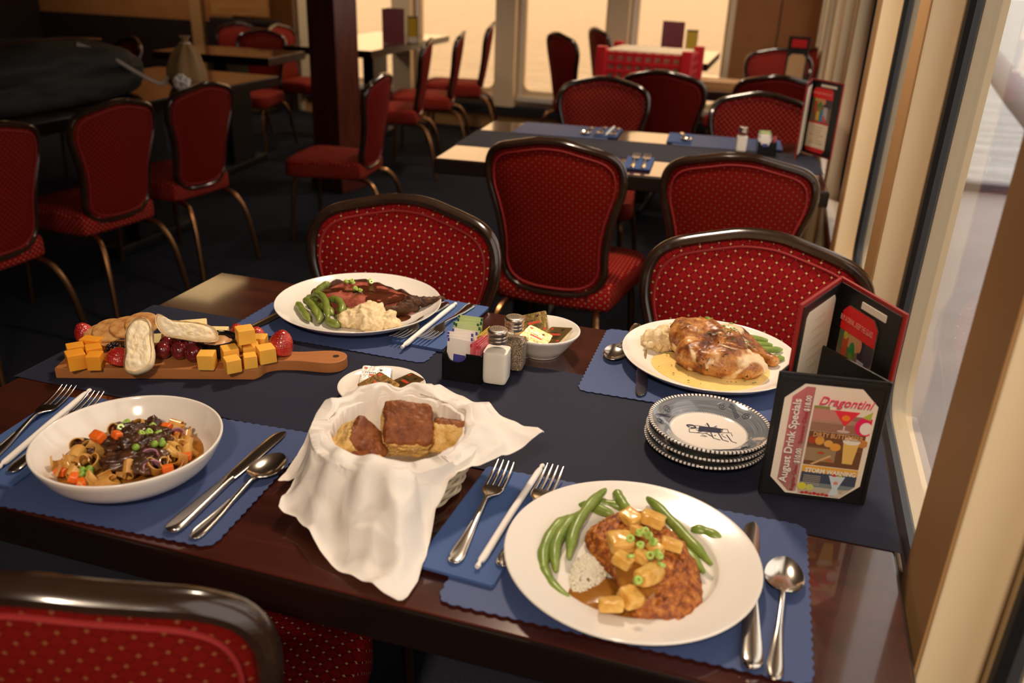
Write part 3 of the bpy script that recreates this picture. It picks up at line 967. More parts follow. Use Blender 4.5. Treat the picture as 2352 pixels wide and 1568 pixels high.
M_ink = mat('dark_blue_print', (0.035, 0.04, 0.075), 0.3)
sp_ = [(0, 0.004), (0.040, 0.0042), (0.049, 0.0055), (0.058, 0.0105), (0.070, 0.0165), (0.0775, 0.0195), (0.0792, 0.0192), (0.0795, 0.0180), (0.078, 0.0160), (0.066, 0.0105), (0.054, 0.0035), (0.048, 0.0), (0.043, 0.0), (0.042, 0.0015), (0, 0.0015)]
gsa = 'stacked blue and white saucers'
for k, (dx, dy, lb) in enumerate([(0.0, 0.0, 'blue and white saucer at the bottom of the stack beside the drink menu'),
                                  (0.001, 0.001, 'blue and white saucer in the middle of the stack beside the drink menu'),
                                  (0.003, 0.002, 'blue and white saucer on top of the stack, dark sleigh-like sketch in its centre')]):
    m = MB(); lathe(m, spline(sp_, 4), 120)
    o = build('saucer', m, M_saucer, loc=(0.980 + dx, 0.413 + dy, CL + 0.0006 + 0.0105 * k), rot=(0, R((0, 0.4, 1.2)[k]), R(20 * k)), sharp=50)
    tag(o, lb, 'saucer', gsa)
top_saucer = o
# printed sketch (a plain wagon-like scribble) and scrollwork on the top saucer
m = MB(); rnd = random.Random(5)
def ink(pts, w=0.0004, z=0.0045):
    tube(m, [(p[0], p[1], z) for p in pts], w, 4, flat=0.25, up=(0, 0, 1))
for k in range(7): ink([(-0.010, -0.003 + 0.0016 * k), (0.012 + 0.001 * (k % 3), 0.002 + 0.0014 * k)], 0.0007)
for k in range(3): ink([(0.002 + 0.008 * k, 0.0), (0.006 + 0.009 * k, -0.012), (0.013 + 0.008 * k, -0.0135)], 0.0006)
ink([(-0.018, -0.009), (-0.004, -0.006), (0.0, -0.003)]); ink([(-0.018, -0.009), (-0.019, -0.002), (-0.010, 0.003)]); ink([(-0.02, 0.004), (-0.012, 0.008), (0.0, 0.009), (0.008, 0.012)])
ink(spline([(-0.019, 0.001), (-0.022, 0.005), (-0.017, 0.007), (-0.013, 0.003), (-0.018, 0.001)], 4), 0.0009)
ink([(0.0, 0.010), (-0.003, 0.017)], 0.0008); ink([(0.010, 0.010), (0.018, 0.012), (0.020, 0.005)]); ink([(0.014, 0.003), (0.022, 0.006), (0.024, -0.001)])
for k in range(16):
    a = rnd.uniform(0, 2 * PI); r = 0.007 + 0.011 * rnd.random(); x0, y0 = r * math.cos(a), r * 0.7 * math.sin(a)
    ink([(x0, y0), (x0 + rnd.uniform(-0.006, 0.006), y0 + rnd.uniform(-0.004, 0.004))], 0.00035)
def on_rim(r, a):
    z = 0.0055 + (r - 0.049) / 0.0285 * 0.014 + 0.0007 * math.sin((r - 0.049) / 0.0285 * PI)
    return (r * math.cos(a), r * math.sin(a), z + 0.0004)
m.v = [Vector((p.x * 1.3, p.y * 1.3, p.z)) for p in m.v]
build('printed_sketch', m, M_ink, top_saucer, rot=(0, 0, R(-40)), sharp=60)
for a0 in (R(22), R(135), R(-98)):
    m = MB()
    for dr in (-0.0022, 0.0, 0.0022):
        tube(m, [on_rim(0.062 + dr - 0.006 * math.cos(PI * k / 10), a0 + 0.035 * (k - 5)) for k in range(11)], 0.00042, 4)
    for s in (-1, 1):
        sp2 = [on_rim(0.063 + 0.006 * (1 - k / 26) * math.sin(k * 0.55), a0 + s * (0.30 + 0.11 * (1 - k / 26) * math.cos(k * 0.55))) for k in range(24)]
        tube(m, sp2, 0.00036, 4)
    build('scroll_ornament', m, M_ink, top_saucer, sharp=60)

# ---------------------------------------------------------------- salt, pepper, sugar caddy
M_clear = tinted_glass('clear_glass', (0.97, 0.97, 0.96))
M_salt = mat('white_salt', (0.86, 0.80, 0.71), 0.85, bump=0.15, bscale=900, bdist=0.0004)
M_pepper = mat('ground_pepper', (0.06, 0.04, 0.03), 0.8, stops=[(0.38, (0.035, 0.02, 0.014)), (0.5, (0.20, 0.13, 0.08)), (0.62, (0.50, 0.40, 0.30))], vscale=620, vdetail=2, bump=0.5, bscale=700, bdist=0.0006)
def sq_loft(mb, secs, n=40, cap0=True, cap1=True):
    vv = []; ff = []
    for (z, a, p) in secs:
        for k in range(n):
            t = 2 * PI * k / n; c, s = math.cos(t), math.sin(t)
            q = (abs(c) ** p + abs(s) ** p) ** (-1 / p)
            vv.append((a * c * q, a * s * q, z))
    for i in range(len(secs) - 1):
        for k in range(n): ff.append([i * n + k, i * n + (k + 1) % n, (i + 1) * n + (k + 1) % n, (i + 1) * n + k])
    if cap0: ff.append(list(range(n))[::-1])
    if cap1: ff.append([(len(secs) - 1) * n + k for k in range(n)])
    return mb.add(vv, ff)
M_cap = mat('brushed_steel_cap', (0.62, 0.52, 0.42), 0.30, metal=1.0)
def shaker(x, y, z, deg, fillm, fillname, label, fill_top=0.055):
    t = thing('salt_shaker' if fillm is M_salt else 'pepper_shaker', label, 'shaker', (x, y, z), R(deg), 'glass shakers')
    m = MB(); sq_loft(m, spline([(0, 0.0188, 7), (0.0025, 0.0205, 7), (0.020, 0.0208, 8), (0.052, 0.0205, 8), (0.058, 0.0190, 6), (0.064, 0.0150, 3), (0.067, 0.0125, 2), (0.072, 0.0122, 2)], 4))
    build('glass_jar', m, M_clear, t, sharp=60)
    m = MB(); sq_loft(m, spline([(0.0075, 0.0150, 6), (0.0095, 0.0176, 7), (0.030, 0.0180, 8), (fill_top - 0.003, 0.0178, 7), (fill_top, 0.0172, 7), (fill_top + 0.0008, 0.012, 3), (fill_top + 0.001, 0.0005, 2)], 3))
    build(fillname, m, fillm, t, sharp=60)
    m = MB(); lathe(m, spline([(0.0, 0.0898), (0.010, 0.0896), (0.0132, 0.0890), (0.0149, 0.0872), (0.0152, 0.0830), (0.0142, 0.0805), (0.0146, 0.0790), (0.0148, 0.0765), (0.0142, 0.0750), (0.0147, 0.0735), (0.0147, 0.0695), (0.0142, 0.0690)], 3), 40)
    c = build('metal_cap', m, M_cap, t, sharp=50)
    m = MB()
    for r, n in ((0.0022, 4), (0.0052, 8), (0.0084, 6)):
        for k in range(n):
            a = 2 * PI * k / n + r * 300
            lathe(m, [(0, 0.0003), (0.00062, 0.0003), (0.00062, -0.0002), (0, -0.0002)], 8, T(r * math.cos(a), r * math.sin(a), 0.0898 - 2.0 * r * r))
    build('holes', m, M_black, c)
    return t
shaker(0.6645, 0.4950, CL + 0.0006, 4, M_salt, 'salt', 'glass salt shaker with steel cap beside the sugar caddy', 0.056)
shaker(0.6735, 0.5495, CL + 0.0006, 4, M_pepper, 'pepper', 'glass pepper shaker with steel cap between salt and butter bowl', 0.052)

M_blackpl = mat('black_plastic', (0.006, 0.006, 0.007), 0.22)
PK = {'white': mat('white_packet_paper', (0.84, 0.78, 0.72), 0.55), 'green': mat('pale_green_packet_paper', (0.52, 0.62, 0.30), 0.55),
      'pink': mat('pink_packet_paper', (0.85, 0.24, 0.27), 0.55), 'yellow': mat('yellow_packet_paper', (0.85, 0.62, 0.14), 0.55)}
PKP = {'white': mat('blue_packet_print', (0.06, 0.06, 0.30), 0.5), 'green': mat('dark_green_packet_print', (0.01, 0.09, 0.05), 0.5),
       'pink': mat('red_packet_print', (0.55, 0.05, 0.09), 0.5), 'yellow': mat('brown_packet_print', (0.45, 0.25, 0.05), 0.5)}
def caddy(x, y, z, deg, label):
    t = thing('sugar_caddy', label, 'caddy', (x, y, z), R(deg), 'black sugar caddies')
    w_, d_, h_ = 0.062, 0.076, 0.047
    m = MB()
    box(m, -w_ / 2, w_ / 2, -d_ / 2, d_ / 2, 0, 0.003, 0.001)
    box(m, -w_ / 2, -w_ / 2 + 0.0028, -d_ / 2, d_ / 2, 0.002, h_, 0.001); box(m, w_ / 2 - 0.0028, w_ / 2, -d_ / 2, d_ / 2, 0.002, h_, 0.001)
    notch = [(-w_ / 2, 0.001), (w_ / 2, 0.001), (w_ / 2, h_), (0.006, h_)]
    notch += [(-0.008 + 0.0145 * math.cos(a), h_ - 0.003 + 0.0125 * math.sin(a)) for a in [-R(8) - R(164) * k / 12 for k in range(13)]]
    notch += [(-0.024, h_), (-w_ / 2, h_)]
    for yy in (-d_ / 2 + 0.0028, d_ / 2):
        prism(m, notch if yy < 0 else [(-w_ / 2, 0.001), (w_ / 2, 0.001), (w_ / 2, h_), (-w_ / 2, h_)], 0, 0.0028, 0.0008, 1, T(0, yy, 0) @ RX(PI / 2))
    box(m, -w_ / 2 + 0.002, w_ / 2 - 0.002, -0.0012, 0.0012, 0.002, h_ - 0.008)
    build('caddy_box', m, M_blackpl, t, sharp=40)
    return t
def packet(col, w=0.040, h=0.060):
    t = thing('sugar_packet', 'x', 'sugar packet')
    m = MB()
    grid(m, 8, 12, lambda u, v: ((u - 0.5) * w, -0.0011 * (math.sin(PI * u) * math.sin(PI * v)) ** 0.5 - 0.0002, v * h))
    grid(m, 8, 12, lambda u, v: ((0.5 - u) * w, 0.0011 * (math.sin(PI * u) * math.sin(PI * v)) ** 0.5 + 0.0002, v * h))
    for a, b in (((-w / 2, 0), (w / 2, 0)), ((w / 2, 0), (w / 2, h)), ((w / 2, h), (-w / 2, h)), ((-w / 2, h), (-w / 2, 0))):
        m.add([(a[0], -0.0002, a[1]), (b[0], -0.0002, b[1]), (b[0], 0.0002, b[1]), (a[0], 0.0002, a[1])], [[0, 1, 2, 3]])
    build('paper_sleeve', m, PK[col], t, sharp=60)
    m = MB()
    for s in (-1, 1):
        box(m, s * (w / 2 - 0.0015) - 0.0016, s * (w / 2 - 0.0015) + 0.0014, -0.0007, 0.0007, h - 0.006, h - 0.0008)
    box(m, -w * 0.22, w * 0.26, -0.0016, 0.0016, h * 0.34, h * 0.60)
    build('print', m, PKP[col], t)
    return t
def fill_caddy(cx, cy, cz, deg, where, counts):
    A = R(deg); rnd = random.Random(int(cx * 100))
    spec = [('white', -0.0085, -0.030, 0.0080, 0, counts[0]), ('green', -0.0085, 0.008, 0.0066, 0, counts[1]),
            ('pink', 0.0165, -0.014, 0.0042, 78, counts[2]), ('yellow', 0.0155, 0.020, 0.0045, 78, counts[3])]
    for col, x0, y0, st, turn, n in spec:
        first = None
        for k in range(n):
            lx = x0 + (0 if turn == 0 else k * st); ly = y0 + (k * st if turn == 0 else 0)
            lx += rnd.uniform(-0.0012, 0.0012)
            px = cx + lx * math.cos(A) - ly * math.sin(A); py = cy + lx * math.sin(A) + ly * math.cos(A)
            rot = (R(-5 + rnd.uniform(-2, 2)) if turn == 0 else R(3), R(rnd.uniform(-4, 4)), A + R(turn + rnd.uniform(-4, 4)))
            z = cz + 0.0045 + (0.008 if col == 'green' else 0.0) + (0.002 * k if turn == 0 else 0)
            lb = '%s paper sugar packet standing among others of its colour in %s' % ({'green': 'pale green'}.get(col, col), where)
            if first is None:
                first = packet(col); o = first; o.location = (px, py, z); o.rotation_euler = rot; o['label'] = lb; o['group'] = col + ' packets in ' + where
            else: dup(first, (px, py, z), rot, lb, col + ' packets in ' + where)
caddy(0.6125, 0.5180, CL + 0.0006, 3, 'glossy black sugar caddy beside the glass salt shaker')
fill_caddy(0.6125, 0.5180, CL + 0.0006, 3, 'the near sugar caddy', (4, 4, 4, 3))

# ---------------------------------------------------------------- foil packets
M_gold = mat('gold_foil', (0.66, 0.47, 0.18), 0.30, metal=1.0, bump=0.7, bscale=55, bdist=0.0018)
M_brownfoil = mat('brown_gold_foil', (0.34, 0.19, 0.06), 0.33, metal=0.9, bump=0.35, bscale=60, bdist=0.003)
M_tub = mat('pale_plastic_tub', (0.86, 0.74, 0.50), 0.35, sss=0.2)
M_redp = mat('red_print', (0.55, 0.05, 0.02), 0.4)
M_blk = mat('black_print', (0.012, 0.010, 0.008), 0.4)
def foil_packet(foil, s=0.038, seed=0):
    t = thing('butter_packet', 'x', 'butter packet')
    m = MB(); a = s / 2
    sq_loft(m, spline([(0, a * 0.72, 6), (0.001, a * 0.78, 6), (0.009, a * 0.86, 7), (0.0105, a * 0.87, 7)], 2), 28)
    build('tub', m, M_tub, t, sharp=50)
    m = MB(); prism(m, rrect(-a, a, -a, a, 0.004, 4), 0.0105, 0.0113, 0.0002, 1)
    f = build('foil_lid', m, foil, t, sharp=30)
    m = MB(); box(m, -a * 0.45, a * 0.45, -0.0016, 0.0028, 0.0113, 0.01145)
    box(m, -a * 0.85, -a * 0.62, a * 0.62, a * 0.82, 0.0113, 0.01145); box(m, a * 0.62, a * 0.85, -a * 0.82, -a * 0.65, 0.0113, 0.01145)
    build('red_stamp', m, M_redp, f)
    m = MB(); rnd = random.Random(seed)
    for k in range(5):
        y = -0.0045 - 0.0018 * k; l = a * rnd.uniform(0.4, 0.6)
        box(m, -l, l, y, y + 0.0007, 0.0113, 0.01145)
    for sx, sy in ((0.3, 0.62), (-0.3, -0.72)):
        lathe(m, [(0, 0.01148), (0.0022, 0.01148), (0.0022, 0.0113)], 12, T(a * sx, a * sy, 0))
        for j in range(8):
            an = j * PI / 7; box(m, 0.0028, 0.0042, -0.0003, 0.0003, 0.0113, 0.01145, mat=T(a * sx, a * sy, 0) @ RZ(an))
    for k in range(7): box(m, -a * 0.75 + k * 0.0028, -a * 0.75 + k * 0.0028 + 0.0018, 0.0048, 0.0068, 0.0113, 0.01145)
    build('black_print', m, M_blk, f)
    return t
bp = foil_packet(M_gold, 0.045)
for k, (x, y, z, rx, ry, rz, lb) in enumerate([
    (0.680, 0.652, 0.0340, 26, -16, 14, 'gold foil butter packet propped highest in the butter bowl'),
    (0.690, 0.612, 0.0250, 10, 14, -10, 'gold foil butter packet lying lowest in the bowl, nearest the pepper'),
    (0.722, 0.632, 0.0255, 16, -14, -22, 'gold foil butter packet showing its pale tub near the bowl rim'),
    (0.660, 0.640, 0.0220, 22, 32, 40, 'gold foil butter packet half hidden beneath the propped one')]):
    rot = (R(rx), R(ry), R(rz)); p = (x, y, TT + z)
    if k == 0: bp.location = p; bp.rotation_euler = rot; bp['label'] = lb; bp['group'] = 'gold packets in the butter bowl'
    else: dup(bp, p, rot, lb, 'gold packets in the butter bowl')
cp = foil_packet(M_brownfoil, 0.044, 4)
M_silver = mat('silver_foil', (0.80, 0.78, 0.72), 0.25, metal=1.0, bump=0.3, bscale=60, bdist=0.002)  # pale silver foil for the third creamer packet
sp3 = foil_packet(M_silver, 0.042, 7)
for o_, (x, y, z, rx, ry, rz), lb in [(cp, (0.528, 0.378, 0.0190, 8, 8, -24), 'brown gold creamer packet lying front in the small dish')]:
    o_.location = (x, y, CL + z); o_.rotation_euler = (R(rx), R(ry), R(rz)); o_['label'] = lb; o_['group'] = 'creamer packets in the small dish'
dup(cp, (0.560, 0.402, CL + 0.0170), (R(10), R(-10), R(-40)), 'brown gold creamer packet leaning toward the bread basket', 'creamer packets in the small dish')
sp3.location = (0.507, 0.410, CL + 0.0150); sp3.rotation_euler = (R(14), R(6), R(20)); sp3['label'] = 'shining white creamer packet at the back of the small dish'; sp3['group'] = 'creamer packets in the small dish'

# ================================================================== drink menus
M_blklth = mat('black_leather', (0.010, 0.009, 0.009), 0.42, bump=0.25, bscale=500, bdist=0.0006)
M_redlth = mat('red_leather', (0.30, 0.018, 0.014), 0.42, bump=0.25, bscale=400, bdist=0.0006)
M_card = mat('cream_card', (0.84, 0.74, 0.62), 0.45)
_pc = {}
def pcol(c, rough=0.4):
    c = tuple(round(x, 3) for x in c)
    if c not in _pc: _pc[c] = mat('card_ink', c, rough)
    return _pc[c]
class Card:
    """a flat printed card in local x,z facing -y: stacked colour shapes"""
    def __init__(s): s.mb = MB(); s.mats = []; s.k = 0
    def idx(s, c):
        m = pcol(c)
        if m not in s.mats: s.mats.append(m)
        return s.mats.index(m)
    def poly(s, pts, c):
        A = sum(pts[i][0] * pts[(i + 1) % len(pts)][1] - pts[(i + 1) % len(pts)][0] * pts[i][1] for i in range(len(pts)))
        if A < 0: pts = pts[::-1]
        y = -0.00006 * s.k - 0.0008; s.k += 1
        s.mb.add([(p[0], y, p[1]) for p in pts], [list(range(len(pts)))], s.idx(c)); return s
    def rect(s, x0, x1, z0, z1, c): return s.poly([(x0, z0), (x1, z0), (x1, z1), (x0, z1)], c)
    def disc(s, x, z, rx, rz, c, n=20): return s.poly([(x + rx * math.cos(2 * PI * i / n), z + rz * math.sin(2 * PI * i / n)) for i in range(n)], c)
    def slab(s, pts, c=(0.84, 0.74, 0.62)):
        bm_ = MB(); prism(bm_, pts, 0, 0.0007, mat=T(0, -0.0001, 0) @ RX(PI / 2))
        s.mb.add(bm_.v, bm_.f, s.idx(c)); return s
    def done(s, name, parent):
        return build(name, s.mb, s.mats, parent, smooth=False)
def lettering(txt, size, x, z, y, c, parent, ang=0.0, shear=0.0, bold=0.0, align='CENTER', width=None):
    cu = bpy.data.curves.new('lettering', 'FONT'); cu.body = txt; cu.size = size; cu.align_x = align; cu.align_y = 'CENTER'
    cu.shear = shear; cu.offset = bold; cu.resolution_u = 3
    ob = bpy.data.objects.new('lettering', cu); COL.objects.link(ob)
    dg = bpy.context.evaluated_depsgraph_get(); dg.update()
    me = bpy.data.meshes.new_from_object(ob.evaluated_get(dg))
    bpy.data.objects.remove(ob); bpy.data.curves.remove(cu)
    xs = [v.co.x for v in me.vertices]
    k = width / (max(xs) - min(xs)) if width and xs else 1.0
    for v in me.vertices: v.co.x *= k
    me.transform(T(x, y, z) @ RY(-ang) @ RX(PI / 2))
    me.materials.clear(); me.materials.append(pcol(c))
    o = bpy.data.objects.new('lettering', me); COL.objects.link(o); o.parent = parent
    return o
def chop(x0, x1, z0, z1, c): return [(x0 + c, z0), (x1 - c, z0), (x1, z0 + c), (x1, z1 - c), (x1 - c, z1), (x0 + c, z1), (x0, z1 - c), (x0, z0 + c)]

def clip_chop(pts, x0, x1, z0, z1, c):
    """keep only what lies inside a rectangle with cut corners"""
    planes = [(1, 0, -x0), (-1, 0, x1), (0, 1, -z0), (0, -1, z1), (1, 1, -(x0 + z0 + c)), (-1, 1, x1 - z0 - c), (-1, -1, x1 + z1 - c), (1, -1, -x0 + z1 - c)]
    for a, b, d in planes:
        out = []
        for i in range(len(pts)):
            p, q = pts[i], pts[(i + 1) % len(pts)]
            fp, fq = a * p[0] + b * p[1] + d, a * q[0] + b * q[1] + d
            if fp >= 0: out.append(p)
            if fp * fq < 0: t = fp / (fp - fq); out.append((p[0] + t * (q[0] - p[0]), p[1] + t * (q[1] - p[1])))
        pts = out
        if len(pts) < 3: return None
    return pts

def drinks_card(parent):
    X0, X1, Z0, Z1 = -0.0515, 0.0515, 0.006, 0.152
    W, H = X1 - X0, Z1 - Z0
    c = Card(); c.slab(chop(X0, X1, Z0, Z1, 0.020))
    fx = lambda u: X0 + W * u; fz = lambda v: Z0 + H * v
    def P(pts, col):
        q = clip_chop([(fx(u), fz(v)) for u, v in pts], X0 + 0.003, X1 - 0.003, Z0 + 0.003, Z1 - 0.003, 0.0195)
        if q: c.poly(q, col)
    def Rr(u0, u1, v0, v1, col): P([(u0, v0), (u1, v0), (u1, v1), (u0, v1)], col)
    def D(u, v, ru, rv, col, n=18, a0=0): P([(u + ru * math.cos(2 * PI * i / n + a0), v + rv * math.sin(2 * PI * i / n + a0)) for i in range(n)], col)
    pink = (0.70, 0.20, 0.22)
    Rr(0.08, 0.31, 0.0, 1.0, pink)
    Rr(0.33, 0.94, 0.60, 0.76, (0.34, 0.17, 0.11)); Rr(0.33, 0.94, 0.68, 0.72, (0.45, 0.26, 0.18))
    Rr(0.33, 0.62, 0.70, 0.80, (0.55, 0.24, 0.20))
    Rr(0.33, 0.50, 0.80, 0.825, (0.28, 0.26, 0.08))
    P([(0.55, 0.80), (0.83, 0.80), (0.69, 0.665)], (0.80, 0.035, 0.06)); D(0.69, 0.74, 0.045, 0.025, (0.9, 0.22, 0.03)); Rr(0.68, 0.70, 0.62, 0.67, (0.7, 0.5, 0.5)); D(0.69, 0.62, 0.07, 0.012, (0.65, 0.5, 0.48))
    D(0.91, 0.68, 0.11, 0.085, (0.78, 0.02, 0.12)); D(0.92, 0.665, 0.065, 0.055, (0.86, 0.80, 0.74)); P([(0.86, 0.76), (0.96, 0.82), (0.95, 0.74)], (0.45, 0.50, 0.08))
    Rr(0.33, 0.94, 0.29, 0.60, (0.17, 0.075, 0.035)); Rr(0.33, 0.66, 0.33, 0.45, (0.34, 0.23, 0.12)); Rr(0.33, 0.94, 0.455, 0.462, (0.25, 0.12, 0.05))
    D(0.38, 0.52, 0.045, 0.035, (0.42, 0.06, 0.02)); D(0.46, 0.52, 0.05, 0.04, (0.72, 0.34, 0.06)); D(0.56, 0.50, 0.05, 0.032, (0.78, 0.40, 0.10)); D(0.64, 0.475, 0.06, 0.035, (0.80, 0.36, 0.06)); D(0.92, 0.53, 0.06, 0.035, (0.60, 0.24, 0.06))
    P([(0.40, 0.30), (0.43, 0.295), (0.62, 0.385), (0.60, 0.40)], (0.66, 0.42, 0.20)); D(0.50, 0.41, 0.04, 0.012, (0.45, 0.08, 0.02)); D(0.60, 0.35, 0.035, 0.014, (0.5, 0.14, 0.04))
    P([(0.715, 0.53), (0.885, 0.53), (0.855, 0.335), (0.745, 0.335)], (0.80, 0.52, 0.14)); D(0.80, 0.54, 0.095, 0.03, (0.84, 0.80, 0.72)); D(0.77, 0.56, 0.05, 0.02, (0.84, 0.80, 0.72))
    Rr(0.33, 0.94, 0.225, 0.285, (0.76, 0.42, 0.06))
    Rr(0.33, 0.94, 0.13, 0.225, (0.06, 0.075, 0.12)); Rr(0.33, 0.94, 0.08, 0.13, (0.20, 0.25, 0.28)); Rr(0.33, 0.94, 0.0, 0.09, (0.52, 0.46, 0.38))
    for k in range(6): Rr(0.36, 0.55, 0.19 - 0.016 * k, 0.197 - 0.016 * k, (0.42, 0.36, 0.26))
    P([(0.635, 0.215), (0.815, 0.215), (0.755, 0.10), (0.79, 0.03), (0.665, 0.03), (0.695, 0.10)], (0.62, 0.72, 0.78)); D(0.725, 0.15, 0.025, 0.016, (0.75, 0.25, 0.18)); D(0.69, 0.222, 0.025, 0.014, (0.75, 0.03, 0.06)); D(0.755, 0.222, 0.025, 0.012, (0.55, 0.62, 0.10))
    D(0.36, 0.09, 0.05, 0.035, (0.70, 0.66, 0.06)); D(0.45, 0.085, 0.045, 0.03, (0.62, 0.62, 0.16))
    for k in range(7): D(0.38 + 0.045 * k, 0.028 + 0.006 * (k % 2), 0.022, 0.013, (0.55, 0.02 + 0.02 * (k % 3), 0.04))
    D(0.87, 0.06, 0.06, 0.04, (0.62, 0.52, 0.42)); D(0.90, 0.05, 0.03, 0.025, (0.30, 0.17, 0.09)); D(0.79, 0.03, 0.06, 0.025, (0.70, 0.62, 0.52))
    o = c.done('drinks_card', parent)
    y = -0.0060
    wht = (0.86, 0.80, 0.74)
    lettering('August Drink Specials', 0.0125, fx(0.135), fz(0.50), y, wht, o, PI / 2, 0, 0.0003, width=0.112)
    lettering('Regular Glass', 0.0065, fx(0.25), fz(0.17), y, (0.42, 0.02, 0.04), o, PI / 2, 0, 0.0001, width=0.036)
    lettering('$10.00', 0.0085, fx(0.25), fz(0.375), y, wht, o, PI / 2, 0, 0.0002, width=0.020)
    lettering('Souvenir Glass', 0.0065, fx(0.25), fz(0.635), y, (0.42, 0.02, 0.04), o, PI / 2, 0, 0.0001, width=0.042)
    lettering('$18.00', 0.0085, fx(0.25), fz(0.85), y, wht, o, PI / 2, 0, 0.0002, width=0.020)
    lettering('Dragontini', 0.0150, fx(0.64), fz(0.885), y, (0.78, 0.03, 0.13), o, 0, 0.35, 0.0002, width=0.060)
    lettering('DIRTY BUTTERBEER', 0.0085, fx(0.635), fz(0.585), y, (0.80, 0.42, 0.16), o, 0, 0, 0.0001, width=0.055)
    lettering('STORM WARNING', 0.0080, fx(0.635), fz(0.255), y, (0.90, 0.84, 0.72), o, 0, 0, 0.0003, width=0.057)
    return o

def slab(m, x0, x1, z0, z1, t, r=0.0015): box(m, x0, x1, 0, t, z0, z1, r)
A_, B_, C_ = Vector((1.0535, 0.330, 0)), Vector((1.094, 0.436, 0)), Vector((1.177, 0.346, 0))
tent = thing('drinks_menu_tent', 'black three sided table tent with the August drinks card', 'menu stand', (A_.x, A_.y, CL + 0.0006))
def side(p, q, name, t=0.0035, z1=0.164, mat_=None):
    d = q - p; a = math.atan2(d.y, d.x)
    m = MB(); slab(m, 0, d.length, 0, z1, t)
    o = build(name, m, mat_ or M_blklth, tent, loc=(p - A_), rot=(0, 0, a))
    return o, d.length
pf, L = side(A_, C_, 'front_panel')
m = MB()
for x0, x1, z0, z1 in ((0.003, L - 0.003, 0.154, 0.160), (0.003, 0.006, 0.004, 0.156), (L - 0.006, L - 0.003, 0.004, 0.156)): box(m, x0, x1, -0.0012, 0.001, z0, z1, 0.0008)
build('stitched_rim', m, M_blklth, pf)
hold = bpy.data.objects.new('card_sleeve', None); COL.objects.link(hold); hold.parent = tent
hold.rotation_euler = (0, 0, math.atan2((C_ - A_).y, (C_ - A_).x)); hold.location = (hold.rotation_euler.to_matrix() @ Vector((L / 2, -0.0003, 0)))
dc = drinks_card(tent); dc.location = hold.location; dc.rotation_euler = hold.rotation_euler
bpy.data.objects.remove(hold)
side(B_, A_, 'side_panel'); side(C_, Vector((1.1045, 0.429, 0)), 'side_panel')

def folder_panel(parent, origin, ang, Wd, Ht, name='cover'):
    m = MB(); box(m, 0, Wd, -0.0022, 0.0022, 0, Ht, 0.0018)
    o = build(name, m, M_redlth, parent, loc=origin, rot=(0, 0, ang))
    m = MB(); box(m, 0.005, Wd - 0.005, -0.0034, -0.0020, 0.004, Ht - 0.005, 0.0006)
    build('black_lining', m, M_blklth, o)
    return o
def list_card(parent, x0, x1, z0, z1, yy):
    c = Card(); c.slab(chop(x0, x1, z0, z1, 0.006), (0.78, 0.70, 0.56)); c.k = 3
    rnd = random.Random(3)
    for k in range(16):
        w_ = rnd.uniform(0.25, 0.75) * (x1 - x0) / 2; z = z1 - 0.018 - k * 0.0125; xm = (x0 + x1) / 2
        if z > z0 + 0.008: c.rect(xm - w_, xm + w_, z, z + 0.003, (0.70, 0.60, 0.42))
    o = c.done('menu_card', parent); o.location = (0, yy, 0); return o
